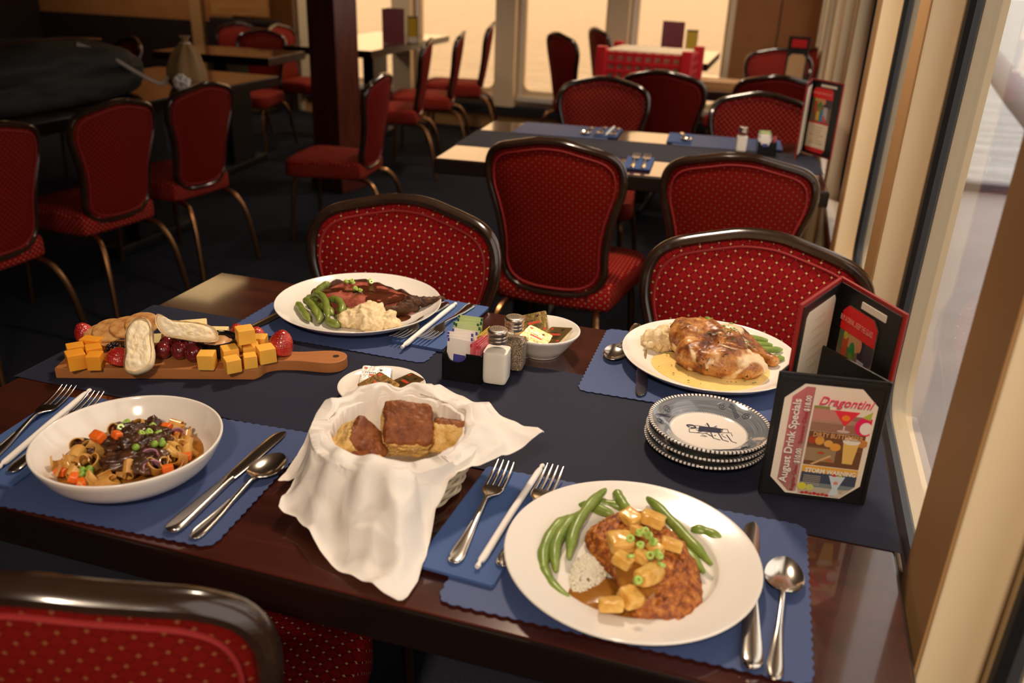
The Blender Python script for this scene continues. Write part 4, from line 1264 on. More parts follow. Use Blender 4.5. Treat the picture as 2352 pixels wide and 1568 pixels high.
def keepglass_card(parent, x0, x1, z0, z1, yy, lower=True):
    W = x1 - x0; H = z1 - z0
    c = Card(); c.slab(chop(x0, x1, z0, z1, 0.010), (0.10, 0.08, 0.06)); c.k = 3
    f = lambda u, v: (x0 + u * W, z0 + v * H)
    def P(pts, col):
        q = clip_chop([f(*p) for p in pts], x0, x1, z0, z1, 0.0098)
        if q: c.poly(q, col)
    Rr = lambda a, b, d, e, col: P([(a, d), (b, d), (b, e), (a, e)], col)
    D = lambda u, v, ru, rv, col: P([(u + ru * math.cos(2 * PI * i / 16), v + rv * math.sin(2 * PI * i / 16)) for i in range(16)], col)
    b = 0.48
    Rr(0, 1, b, 0.90, (0.20, 0.13, 0.08)); D(0.18, 0.80, 0.2, 0.10, (0.10, 0.13, 0.05)); D(0.45, 0.80, 0.22, 0.06, (0.55, 0.27, 0.13)); D(0.70, 0.74, 0.10, 0.12, (0.04, 0.03, 0.04)); D(0.88, 0.78, 0.14, 0.08, (0.06, 0.045, 0.06))
    P([(0.13, 0.80), (0.30, 0.81), (0.27, 0.60), (0.16, 0.60)], (0.46, 0.07, 0.02)); D(0.20, 0.82, 0.06, 0.03, (0.45, 0.40, 0.05))
    D(0.43, 0.73, 0.09, 0.07, (0.03, 0.22, 0.05)); D(0.43, 0.68, 0.07, 0.05, (0.20, 0.22, 0.02))
    Rr(0.30, 0.44, 0.50, 0.64, (0.65, 0.42, 0.05)); Rr(0.48, 0.62, 0.49, 0.66, (0.03, 0.22, 0.36)); Rr(0.66, 0.80, 0.49, 0.60, (0.62, 0.06, 0.16))
    P([(0.62, 0.72), (0.82, 0.72), (0.86, 0.54), (0.64, 0.54)], (0.42, 0.38, 0.42)); D(0.64, 0.80, 0.05, 0.04, (0.60, 0.24, 0.12)); D(0.70, 0.56, 0.05, 0.025, (0.60, 0.05, 0.03))
    Rr(0, 1, 0.84, 1.0, (0.68, 0.015, 0.018))
    Rr(0, 1, b - 0.03, b, (0.55, 0.02, 0.02)); Rr(0, 1, 0.07, b - 0.03, (0.72, 0.60, 0.45)); Rr(0, 1, 0.0, 0.07, (0.55, 0.02, 0.02))
    rnd = random.Random(9)
    for k in range(7):
        w_ = rnd.uniform(0.15, 0.38); Rr(0.5 - w_, 0.5 + w_, 0.39 - 0.042 * k, 0.405 - 0.042 * k, (0.45, 0.33, 0.20))
    o = c.done('drinks_card', parent); o.location = (0, yy, 0)
    lettering('BUY A DRINK...KEEP THE GLASS', 0.010, (x0 + x1) / 2, z0 + 0.92 * H, -0.0055, (0.85, 0.42, 0.36), o, width=W * 0.93)
    return o
def red_folder(A, B, C, z, Ht, label, group='red standing menu folders'):
    A, B, C = Vector(A), Vector(B), Vector(C)
    t = thing('menu_folder', label, 'menu', (B.x, B.y, z), 0, group)
    d1 = B - A; d2 = C - B
    l = folder_panel(t, (A.x - B.x, A.y - B.y, 0), math.atan2(d1.y, d1.x), d1.length - 0.004, Ht)
    r = folder_panel(t, (0, 0, 0), math.atan2(d2.y, d2.x), d2.length, Ht)
    list_card(l, 0.018, d1.length - 0.022, 0.012, Ht - 0.016, -0.0034)
    keepglass_card(r, 0.022, d2.length - 0.036, 0.012, Ht - 0.026, -0.0034)
    m = MB(); box(m, 0.052, d2.length - 0.028, -0.0045, -0.003, Ht - 0.022, Ht - 0.0135, 0.0003)
    build('paper_insert', m, M_card, r)
    m = MB(); tube(m, [(0, 0.001, 0.001), (0, 0.001, Ht - 0.001)], 0.0030, 8)
    build('spine', m, M_redlth, t)
    return t
red_folder((1.0645, 0.350), (1.1135, 0.472), (1.178, 0.364), CL + 0.0006, 0.240, 'tall red leather menu folder wrapped behind the black drinks tent')
red_folder((1.084, 2.474), (1.104, 2.640), (1.203, 2.520), CL + 0.0006, 0.252, 'red leather menu folder standing at the window end of the second table')

# ================================================================== food helpers
def fuse(mb, voxel, smooth_n=4, disp=None):
    """join overlapping solids of one part into a single skin, then roughen it"""
    me = bpy.data.meshes.new('tmp'); me.from_pydata([tuple(p) for p in mb.v], [], mb.f); me.update()
    ob = bpy.data.objects.new('tmp', me); COL.objects.link(ob)
    r = ob.modifiers.new('r', 'REMESH'); r.mode = 'VOXEL'; r.voxel_size = voxel
    s = ob.modifiers.new('s', 'SMOOTH'); s.iterations = smooth_n; s.factor = 0.5
    dg = bpy.context.evaluated_depsgraph_get(); dg.update()
    ev = ob.evaluated_get(dg); em = ev.to_mesh()
    vv = [v.co.copy() for v in em.vertices]; nn = [v.normal.copy() for v in em.vertices]; ff = [list(p.vertices) for p in em.polygons]
    ev.to_mesh_clear(); bpy.data.objects.remove(ob); bpy.data.meshes.remove(me)
    if disp: vv = [v + n * disp(v) for v, n in zip(vv, nn)]
    out = MB(); out.add(vv, ff); return out
def ell(mb, c, s, rz=0, ry=0, sub=3, amp=0.0, freq=2, seed=0):
    blob(mb, s, sub, amp, freq, seed, mat=T(*c) @ RZ(R(rz)) @ RY(R(ry)))
def patch(outline, z0, h, n_r=10, nz=0.0, freq=60, seed=0, center=None, edge=2.2):
    """a pool or slab: closed outline, domed up from z0 by h"""
    o = spline(outline, 6, closed=True); n = len(o)
    A = sum(o[i][0] * o[(i + 1) % n][1] - o[(i + 1) % n][0] * o[i][1] for i in range(n))
    if A < 0: o = o[::-1]
    cx = center[0] if center else sum(p[0] for p in o) / n; cy = center[1] if center else sum(p[1] for p in o) / n
    vv = []; ff = []
    for k in range(n_r):
        s = 1 - k / n_r
        for x, y in o:
            X = cx + (x - cx) * s; Y = cy + (y - cy) * s
            e = h * (1 - s ** edge)
            if nz: e += nz * fnoise((X, Y, 0), freq, 4, seed) * min(1, 4 * (1 - s) + 0.15)
            vv.append((X, Y, z0 + e))
    c = len(vv); vv.append((cx, cy, z0 + h + (nz * fnoise((cx, cy, 0), freq, 4, seed) if nz else 0)))
    for k in range(n_r - 1):
        for i in range(n): ff.append([k * n + i, k * n + (i + 1) % n, (k + 1) * n + (i + 1) % n, (k + 1) * n + i])
    for i in range(n): ff.append([(n_r - 1) * n + i, (n_r - 1) * n + (i + 1) % n, c])
    b = len(vv)
    for x, y in o: vv.append((x, y, z0 - 0.0012))
    for i in range(n): ff.append([b + i, b + (i + 1) % n, (i + 1) % n, i])
    ff.append([b + i for i in range(n)][::-1])
    m = MB(); m.add(vv, ff); return m

def food(name, mb, mats, label, cat, group=None, kind=None, sharp=75):
    """one food item; origin moved to its own foot"""
    cx = sum(p.x for p in mb.v) / len(mb.v); cy = sum(p.y for p in mb.v) / len(mb.v); cz = min(p.z for p in mb.v)
    mb.v = [p - Vector((cx, cy, cz)) for p in mb.v]
    o = build(name, mb, mats, loc=(cx, cy, cz), sharp=sharp)
    tag(o, label, cat, group)
    if kind: o['kind'] = kind
    return o

M_bean = mat('green_bean', (0.14, 0.22, 0.028), 0.34, spec=0.6, var=(0.25, 0.33, 0.065), vscale=55, bump=0.3, bscale=120, bdist=0.0008, sss=0.15, sss_r=(0.4, 1, 0.1), sss_scale=0.003)
M_bean2 = mat('olive_bean', (0.13, 0.17, 0.022), 0.32, spec=0.6, var=(0.20, 0.25, 0.045), vscale=55, bump=0.3, bscale=120, bdist=0.0008)
M_scal = mat('scallion', (0.30, 0.52, 0.05), 0.3, var=(0.58, 0.70, 0.24), vscale=80)
M_mash = mat('mashed_potato', (0.72, 0.56, 0.32), 0.55, stops=[(0.22, (0.30, 0.19, 0.08)), (0.33, (0.62, 0.46, 0.24)), (0.55, (0.76, 0.61, 0.36)), (0.8, (0.82, 0.69, 0.45))], vscale=75, vdetail=6, bump=0.3, bscale=220, bdist=0.001, sss=0.15, sss_scale=0.004)
M_parsley = mat('parsley', (0.05, 0.13, 0.015), 0.6)

def bean(pts, r, label, group, m_=None, seed=0):
    P = spline(pts, 8); n = len(P)
    rad = [r * (0.35 + 0.65 * min(1, 5 * min(i, n - 1 - i) / n)) * (1 + 0.06 * math.sin(i * 1.1 + seed)) for i in range(n)]
    mb = MB(); tube(mb, P, rad, 10)
    return food('green_bean', mb, m_ or M_bean, label, 'green bean', group)
def scallion(x, y, z, r, label, group, seed=0):
    rnd = random.Random(seed); h = r * rnd.uniform(0.6, 1.2)
    mb = MB(); lathe(mb, [(r * 0.45, 0), (r, 0), (r * 1.02, h * 0.5), (r, h), (r * 0.45, h)], 14, T(x, y, z + r) @ RX(rnd.uniform(-0.9, 0.9)) @ RY(rnd.uniform(-0.9, 0.9)) @ T(0, 0, -h / 2), close=True)
    return food('scallion_slice', mb, M_scal, label, 'scallion', group, sharp=40)

PB = MZ + 0.0050     # inside bottom of a dinner plate

# ------------------------------------------------------------------ breaded cutlet plate
M_gravy = mat('amber_gravy', (0.36, 0.15, 0.022), 0.12, spec=0.7, coat=0.4, var=(0.24, 0.085, 0.012), vscale=28)
M_rice = mat('white_rice', (0.86, 0.76, 0.58), 0.5, sss=0.3)
M_katsu = mat('breaded_crust', (0.34, 0.12, 0.025), 0.55, stops=[(0.28, (0.07, 0.018, 0.006)), (0.42, (0.26, 0.065, 0.012)), (0.55, (0.46, 0.15, 0.026)), (0.72, (0.66, 0.30, 0.07))], vscale=130, vdetail=4, bump=0.6, bscale=330, bdist=0.0018)
M_pine = mat('golden_fruit', (0.64, 0.33, 0.055), 0.25, spec=0.5, coat=0.15, var=(0.82, 0.54, 0.16), vscale=45, sss=0.25, sss_r=(1, 0.5, 0.1), sss_scale=0.006)
m = patch([(0.880, 0.072), (0.884, 0.052), (0.902, 0.040), (0.925, 0.048), (0.945, 0.050), (0.975, 0.055), (0.985, 0.070), (0.945, 0.095), (0.915, 0.105), (0.886, 0.090)], PB + 0.0003, 0.006, 10, 0.001, 60, 4)
food('gravy', m, M_gravy, 'amber gravy pooled around the breaded cutlet', 'gravy')
# rice: many small grains, uncountable
rnd = random.Random(11); m = MB(); vv_, ff_ = ico(1)
for k in range(420):
    t = rnd.random() * 2 * PI; q = math.sqrt(rnd.random()); x = 0.893 + 0.017 * q * math.cos(t); y = 0.102 + 0.034 * q * math.sin(t)
    z = PB + 0.0015 + 0.006 * (1 - q * q) * rnd.uniform(0.85, 1.0)
    mt = T(x, y, z) @ RZ(rnd.uniform(0, PI)) @ RY(rnd.uniform(-0.5, 0.5)) @ SC(0.0038, 0.0016, 0.0016)
    m.add(vv_, ff_, 0, mt)
food('rice', m, M_rice, 'white rice showing between the green beans and the breaded cutlet', 'rice', kind='stuff')
kat = [(0.878, 0.150), (0.884, 0.180), (0.903, 0.208), (0.925, 0.216), (0.950, 0.204), (0.972, 0.187), (0.994, 0.158), (1.006, 0.120), (1.008, 0.085), (0.996, 0.056), (0.972, 0.046), (0.950, 0.050), (0.935, 0.075), (0.918, 0.100), (0.898, 0.120)]
gz = patch([(0.925, 0.150), (0.915, 0.125), (0.918, 0.098), (0.930, 0.070), (0.945, 0.058), (0.962, 0.062), (0.968, 0.085), (0.964, 0.110), (0.960, 0.130), (0.945, 0.150)], PB + 0.0265, 0.0035, 12, 0.001, 80, 14)
gz.v = [Vector((p.x, p.y, p.z - max(0, 0.080 - p.y) * 0.35)) for p in gz.v]
food('fruit_glaze', gz, M_gravy, 'glossy amber glaze running down the middle of the breaded cutlet', 'glaze')
m = patch(kat, PB + 0.006, 0.021, 64, 0.0026, 130, 2, edge=5)
m.v = [p + Vector((0, 0, 0.0036 * fnoise(p, 250, 3, 5) if p.z > PB + 0.0065 else 0)) + Vector((0.0022 * fnoise(p, 240, 2, 8), 0.0022 * fnoise(p, 240, 2, 9), 0)) for p in m.v]
food('breaded_cutlet', m, M_katsu, 'crisp brown breaded cutlet covered with golden fruit', 'cutlet')
KZ = PB + 0.026
gp = 'golden fruit chunks on the cutlet'
rnd = random.Random(21)
for k, (x, y, a, b, c) in enumerate([(0.9225, 0.172, 0.011, 0.009, 0.006), (0.9455, 0.176, 0.013, 0.009, 0.007), (0.9195, 0.126, 0.012, 0.013, 0.007), (0.9345, 0.152, 0.009, 0.007, 0.005), (0.9700, 0.140, 0.011, 0.007, 0.006),
                                     (0.9560, 0.083, 0.0085, 0.017, 0.008), (0.9430, 0.061, 0.010, 0.011, 0.007), (0.9270, 0.046, 0.012, 0.009, 0.006), (0.9440, 0.110, 0.008, 0.010, 0.006), (0.9280, 0.098, 0.010, 0.009, 0.006), (0.9550, 0.128, 0.008, 0.007, 0.005)]):
    m = MB(); zz = KZ - (0.0 if y > 0.07 else 0.013)
    blob(m, (a, b, c), 4, 0.10, 1.6, k, mat=T(x, y - 0.004, zz + 0.003 + c * 0.72) @ RZ(rnd.uniform(-0.8, 0.8)) @ RX(rnd.uniform(-0.4, 0.4)) @ RY(rnd.uniform(-0.3, 0.3)), power=7)
    food('fruit_chunk', m, M_pine, ('golden fruit chunk standing tall at the centre of the cutlet' if k == 5 else 'golden fruit chunk at the front of the gravy on cutlet plate' if k == 7 else 'golden fruit chunk among others glazed on the breaded cutlet'), 'fruit', gp)
for k, (x, y) in enumerate([(0.930, 0.126), (0.942, 0.142), (0.953, 0.124), (0.941, 0.120), (0.935, 0.096), (0.948, 0.060), (0.953, 0.106), (0.966, 0.094), (0.947, 0.133), (0.958, 0.114), (0.937, 0.137), (0.962, 0.104)]):
    scallion(x, y - 0.006, KZ + 0.011 + 0.002 * (k % 3), 0.0042, 'bright green scallion slice scattered on the breaded cutlet', 'scallion slices on the cutlet', k)
gb = 'green beans by the breaded cutlet'
z = PB + 0.004
for k, (pts, lb) in enumerate([
    ([(0.883, 0.232, z + 0.016), (0.872, 0.195, z + 0.015), (0.866, 0.150, z + 0.012), (0.870, 0.108, z + 0.006)], 'long green bean highest on the beans beside the cutlet, reaching the rim'),
    ([(0.866, 0.192, z + 0.008), (0.855, 0.160, z + 0.008), (0.852, 0.122, z + 0.006), (0.862, 0.086, z + 0.004)], 'green bean second from the plate rim beside the cutlet'),
    ([(0.854, 0.178, z + 0.008), (0.844, 0.150, z + 0.008), (0.842, 0.112, z + 0.005), (0.852, 0.078, z + 0.004)], 'green bean curling nearest the plate rim beside the cutlet'),
    ([(0.843, 0.120, z + 0.003), (0.848, 0.090, z + 0.002), (0.866, 0.064, z + 0.002), (0.887, 0.050, z + 0.002)], 'green bean lying lowest, its tip in the gravy edge'),
    ([(0.858, 0.205, z + 0.006), (0.878, 0.206, z + 0.006), (0.900, 0.200, z + 0.005)], 'short green bean crossing behind the others on the cutlet plate'),
    ([(0.894, 0.240, z + 0.012), (0.902, 0.226, z + 0.010), (0.914, 0.210, z + 0.008)], 'green bean poking up alone behind the cutlet'),
    ([(0.931, 0.235, z + 0.014), (0.952, 0.212, z + 0.014), (0.984, 0.176, z + 0.012), (1.012, 0.146, z + 0.008)], 'long straight green bean on the window side of the cutlet, uppermost'),
    ([(0.945, 0.200, z + 0.006), (0.975, 0.172, z + 0.006), (1.006, 0.136, z + 0.004)], 'long green bean tucked against the cutlet on the window side'),
    ([(0.985, 0.206, z + 0.004), (1.000, 0.205, z + 0.004), (1.020, 0.196, z + 0.005)], 'flat pointed green bean alone near the window side rim'),
    ([(0.870, 0.220, z + 0.003), (0.890, 0.222, z + 0.003), (0.915, 0.222, z + 0.003)], 'green bean lying low behind the cutlet')]):
    bean(pts, 0.0061 if k != 8 else 0.0068, lb, gb, seed=k)

# ------------------------------------------------------------------ sliced beef plate
M_beef = mat('rare_beef', (0.36, 0.085, 0.06), 0.33, spec=0.5, stops=[(0.32, (0.10, 0.026, 0.012)), (0.46, (0.24, 0.055, 0.032)), (0.60, (0.42, 0.115, 0.080)), (0.78, (0.26, 0.09, 0.04))], vscale=42, vdetail=5, bump=0.4, bscale=160, bdist=0.0012)
M_crust = mat('dark_beef_crust', (0.030, 0.011, 0.005), 0.5, spec=0.3, var=(0.11, 0.042, 0.016), vscale=90, bump=0.7, bscale=160, bdist=0.0018)
M_jus = mat('dark_brown_sauce', (0.040, 0.010, 0.004), 0.22, spec=0.5, coat=0.15, var=(0.10, 0.026, 0.010), vscale=30)
bf = [(0.262, 0.668), (0.262, 0.700), (0.272, 0.735), (0.295, 0.757), (0.330, 0.762), (0.365, 0.752), (0.400, 0.738), (0.428, 0.728), (0.446, 0.710), (0.448, 0.690), (0.425, 0.668), (0.395, 0.650), (0.350, 0.640), (0.300, 0.644)]
t = thing('sliced_beef', 'thick pink slice of roast beef with dark crust under brown sauce', 'beef', (0.35, 0.70, PB))
m = patch(bf, PB + 0.0012, 0.0235, 20, 0.0020, 50, 3, edge=9)
m.v = [p - Vector((0.35, 0.70, PB)) for p in m.v]
build('meat', m, M_beef, t, sharp=80)
ring = spline(bf, 6, closed=True)
m = MB(); rr = [0.0046 * (1 + 0.28 * math.sin(i * 0.9) * math.sin(i * 0.37)) for i in range(len(ring))]
sel = [i for i in range(len(ring)) if not (ring[i][1] < 0.668 and 0.266 < ring[i][0] < 0.40)]
st = next(i for i in sel if (i - 1) % len(ring) not in sel)
order = [(st + k) % len(ring) for k in range(len(sel))]
tube(m, [(ring[i][0] - 0.35, ring[i][1] - 0.70, 0.0115 + 0.002 * math.sin(i * 0.7)) for i in order], [rr[i] for i in order], 8, flat=2.1, up=(0, 0, 1))
build('crust', m, M_crust, t, sharp=80)
m = MB()
for k, (x, y, z, s) in enumerate([(0.440, 0.700, 0.017, 0.016), (0.456, 0.712, 0.017, 0.012), (0.468, 0.722, 0.017, 0.010), (0.480, 0.730, 0.018, 0.008), (0.430, 0.685, 0.012, 0.015)]):
    ell(m, (x - 0.35, y - 0.70, z), (s * 1.25, s * 0.8, s * 0.7), 35, 0, 3, 0.3, 2.5, k)
m = fuse(m, 0.0022, 3, lambda v: 0.0022 * fnoise(v, 220, 3, 2))
build('charred_end', m, M_crust, t, sharp=80)
m = patch([(0.276, 0.676), (0.292, 0.700), (0.318, 0.712), (0.330, 0.740), (0.360, 0.742), (0.378, 0.726), (0.410, 0.720), (0.430, 0.700), (0.416, 0.672), (0.395, 0.652), (0.376, 0.648), (0.372, 0.676), (0.352, 0.690), (0.332, 0.682), (0.312, 0.690), (0.292, 0.672)], PB + 0.0238, 0.0022, 12, 0.0012, 70, 6)
food('brown_sauce', m, M_jus, 'dark brown sauce poured over the slice of roast beef', 'sauce')
m = patch([(0.425, 0.675), (0.440, 0.680), (0.455, 0.672), (0.452, 0.655), (0.440, 0.648), (0.428, 0.655)], PB + 0.0002, 0.0015, 6, 0.0004)
food('sauce_puddle', m, M_jus, 'small dark sauce puddle on the plate beside the mashed potato', 'sauce')
for k, (x, y) in enumerate([(0.300, 0.722), (0.305, 0.716), (0.312, 0.722), (0.309, 0.728), (0.340, 0.740), (0.345, 0.734), (0.333, 0.694), (0.338, 0.690), (0.346, 0.688), (0.318, 0.716)]):
    scallion(x, y, PB + 0.0262, 0.0040, 'green scallion slice sprinkled on the sauced roast beef', 'scallion slices on the beef', 30 + k)
m = MB()
for k, (x, y, z, s) in enumerate([(0.395, 0.612, 0.016, 0.032), (0.372, 0.603, 0.012, 0.024), (0.424, 0.617, 0.012, 0.026), (0.395, 0.628, 0.024, 0.021), (0.382, 0.622, 0.027, 0.016), (0.412, 0.600, 0.012, 0.024), (0.441, 0.624, 0.008, 0.014), (0.408, 0.630, 0.022, 0.015)]):
    ell(m, (x, y, PB + z * 0.85), (s, s * 0.82, s * 0.72), 20 * k, 0, 3, 0.25, 2.0, k)
m = fuse(m, 0.0022, 2, lambda v: 0.0042 * fnoise(v, 75, 4, 1) + 0.0015 * fnoise(v, 260, 2, 2))
m.v = [Vector((p.x, p.y, max(p.z, PB + 0.0004))) for p in m.v]
food('mashed_potato', m, M_mash, 'rough mound of mashed potato in front of the roast beef', 'mashed potato')
gb = 'green beans by the roast beef'; z = PB + 0.004
for k, (pts, lb) in enumerate([
    ([(0.262, 0.660, z + 0.012), (0.278, 0.658, z + 0.020), (0.300, 0.640, z + 0.020), (0.322, 0.610, z + 0.014), (0.336, 0.586, z + 0.010)], 'arched green bean on top of the beans beside roast beef'),
    ([(0.246, 0.640, z + 0.005), (0.262, 0.622, z + 0.006), (0.285, 0.598, z + 0.005), (0.305, 0.578, z + 0.004)], 'straight green bean nearest the rim of the beef plate'),
    ([(0.268, 0.640, z + 0.006), (0.290, 0.622, z + 0.007), (0.312, 0.600, z + 0.006), (0.322, 0.578, z + 0.004)], 'green bean under the arched one on the beef plate'),
    ([(0.300, 0.652, z + 0.015), (0.320, 0.650, z + 0.018), (0.340, 0.630, z + 0.015), (0.346, 0.612, z + 0.010)], 'hooked green bean between the beef and the mash'),
    ([(0.250, 0.662, z + 0.004), (0.262, 0.668, z + 0.008), (0.275, 0.655, z + 0.008)], 'short green bean at the back rim end of the beef plate beans'),
    ([(0.330, 0.590, z + 0.004), (0.346, 0.582, z + 0.004), (0.362, 0.578, z + 0.004)], 'short green bean at the front of the mash on beef plate'),
    ([(0.340, 0.606, z + 0.006), (0.356, 0.602, z + 0.006), (0.368, 0.596, z + 0.006)], 'green bean end touching the mash on the beef plate'),
    ([(0.262, 0.672, z + 0.010), (0.268, 0.690, z + 0.020), (0.278, 0.702, z + 0.026)], 'upright green bean leaning on the roast beef'),
    ([(0.256, 0.646, z + 0.010), (0.272, 0.634, z + 0.013), (0.296, 0.612, z + 0.011), (0.314, 0.590, z + 0.007)], 'long green bean second from the rim of the beef plate'),
    ([(0.296, 0.628, z + 0.012), (0.318, 0.618, z + 0.013), (0.336, 0.602, z + 0.010)], 'green bean lying across the heap by the mash on beef plate'),
    ([(0.258, 0.652, z + 0.003), (0.282, 0.648, z + 0.003), (0.305, 0.636, z + 0.003)], 'green bean at the bottom of the heap next to the beef'),
    ([(0.322, 0.642, z + 0.004), (0.345, 0.640, z + 0.004), (0.360, 0.632, z + 0.004)], 'green bean lying low against the beef slice')]):
    bean(pts, 0.0066, lb, gb, M_bean2, seed=k)

# ------------------------------------------------------------------ roast chicken plate
M_ysauce = mat('yellow_cream_sauce', (0.80, 0.56, 0.17), 0.12, coat=0.4, var=(0.84, 0.62, 0.24), vscale=18)
def chicken_mat():
    m = bpy.data.materials.new('roast_chicken_skin'); m.use_nodes = True
    t = NT(m); b = t.n['Principled BSDF']; b.inputs['Roughness'].default_value = 0.42; b.inputs['Coat Weight'].default_value = 0.06; b.inputs['Coat Roughness'].default_value = 0.15
    b.inputs['Subsurface Weight'].default_value = 0.1; b.inputs['Subsurface Scale'].default_value = 0.004
    tc = t.node('TexCoord')
    n1 = t.node('TexNoise', Scale=30, Detail=6, Roughness=0.66); n2 = t.node('TexNoise', Scale=150, Detail=3); n3 = t.node('TexNoise', Scale=17, Detail=2, Distortion=1.2)
    for n in (n1, n2, n3): t.link(tc.outputs['Object'], n.inputs['Vector'])
    c = t.ramp(n1.outputs['Fac'], [(0.34, (0.05, 0.014, 0.005)), (0.44, (0.22, 0.062, 0.012)), (0.55, (0.46, 0.19, 0.04)), (0.68, (0.66, 0.40, 0.14))])
    c = t.mix(t.math('LESS_THAN', n2.outputs['Fac'], 0.36), c, (0.06, 0.022, 0.008))
    cream = t.ramp(n3.outputs['Fac'], [(0.55, (0, 0, 0)), (0.62, (1, 1, 1))])
    c = t.mix(t.math('MULTIPLY', cream, 0.85), c, (0.78, 0.60, 0.36))
    t.link(c, b.inputs['Base Color'])
    bp = t.node('Bump', Strength=0.5, Distance=0.0015); t.link(n1.outputs['Fac'], bp.inputs['Height']); t.link(bp.outputs[0], b.inputs['Normal'])
    return m
M_chick = chicken_mat()
m = patch([(0.874, 0.645), (0.886, 0.616), (0.912, 0.592), (0.950, 0.577), (0.990, 0.578), (1.026, 0.598), (1.048, 0.628), (1.056, 0.665), (1.045, 0.690), (0.98, 0.70), (0.91, 0.695), (0.880, 0.670)], PB + 0.0022, 0.0035, 12, 0.0004, 30)
food('yellow_sauce', m, M_ysauce, 'pale yellow cream sauce pooled around the roast chicken', 'sauce')
t = thing('roast_chicken', 'golden roast half chicken with drumstick in yellow sauce', 'chicken', (0.96, 0.66, PB))
m = MB()
for k, (x, y, z, sx, sy, sz, rz) in enumerate([
    (0.985, 0.640, 0.022, 0.056, 0.034, 0.027, 14), (1.015, 0.646, 0.018, 0.036, 0.028, 0.022, 14), (0.942, 0.648, 0.022, 0.032, 0.034, 0.027, -35),
    (0.930, 0.690, 0.030, 0.040, 0.036, 0.032, -40), (0.952, 0.700, 0.038, 0.050, 0.026, 0.024, -30), (0.985, 0.686, 0.036, 0.030, 0.022, 0.020, -24), (0.915, 0.712, 0.032, 0.024, 0.026, 0.024, 0)]):
    ell(m, (x - 0.96, y - 0.66, z), (sx, sy, sz), rz, 0, 3, 0.06, 1.5, k)
m = fuse(m, 0.0024, 3, lambda v: 0.0022 * fnoise(v, 60, 4, 3) + 0.0006 * fnoise(v, 260, 2, 4))
m.v = [Vector((p.x, p.y, max(p.z, 0.0006))) for p in m.v]
build('breast_and_thigh', m, M_chick, t, sharp=80)
m = MB(); P = spline([(0.010, 0.070, 0.030), (0.035, 0.066, 0.030), (0.060, 0.056, 0.022), (0.084, 0.043, 0.014), (0.098, 0.034, 0.012), (0.106, 0.030, 0.012)], 8)
rad = spline([(0.016,), (0.019,), (0.014,), (0.0085,), (0.0095,), (0.006,)], 8)
tube(m, P, [r[0] for r in rad], 16)
m.v = [p + Vector((0, 0, 0.0012 * fnoise(p, 90, 3, 2))) for p in m.v]
build('drumstick', m, M_chick, t, sharp=80)
rnd = random.Random(4); m = MB()
for k in range(46):
    a = rnd.uniform(0, 2 * PI); q = math.sqrt(rnd.random()); x, y = 0.966 + 0.086 * q * math.cos(a), 0.640 + 0.060 * q * math.sin(a)
    s = rnd.uniform(0.0009, 0.0021)
    m.add([(x - s, y - s * 0.5, PB + 0.0058), (x + s, y - s * 0.3, PB + 0.0060), (x + s * 0.3, y + s, PB + 0.0059), (x - s, y + s * 0.4, PB + 0.0062), (x, y, PB + 0.0068)], [[0, 1, 4], [1, 2, 4], [2, 3, 4], [3, 0, 4], [3, 2, 1, 0]])
for k in range(70):
    x = 0.987 + rnd.gauss(0, 0.014); y = 0.684 + rnd.gauss(0, 0.010); z = PB + 0.0555 - 9 * ((x - 0.975) ** 2 + (y - 0.69) ** 2) + rnd.uniform(-0.001, 0.002); s = rnd.uniform(0.0012, 0.0026)
    m.add([(x - s, y - s * 0.5, z), (x + s, y - s * 0.3, z + 0.0008), (x + s * 0.3, y + s, z), (x - s, y + s * 0.4, z + 0.001), (x, y, z + 0.0012)], [[0, 1, 4], [1, 2, 4], [2, 3, 4], [3, 0, 4], [3, 2, 1, 0]])
food('chopped_parsley', m, M_parsley, 'chopped green parsley flecks over the chicken and its yellow sauce', 'parsley', kind='stuff', sharp=30)
m = MB()
for k, (x, y, z, s) in enumerate([(0.872, 0.697, 0.014, 0.024), (0.893, 0.708, 0.018, 0.024), (0.885, 0.728, 0.016, 0.022), (0.905, 0.742, 0.018, 0.022), (0.925, 0.752, 0.020, 0.020), (0.866, 0.712, 0.010, 0.018)]):
    ell(m, (x, y, PB + z), (s, s * 0.85, s * 0.8), 25 * k, 0, 3, 0.3, 2.0, k + 9)
m = fuse(m, 0.0022, 2, lambda v: 0.0045 * fnoise(v, 75, 4, 6) + 0.0012 * fnoise(v, 260, 2, 2))
m.v = [Vector((p.x, p.y, max(p.z, PB + 0.0004))) for p in m.v]
food('mashed_potato', m, M_mash, 'chunky mashed potato with herbs tucked beside the roast chicken', 'mashed potato')
gb = 'green beans by the roast chicken'; z = PB + 0.005
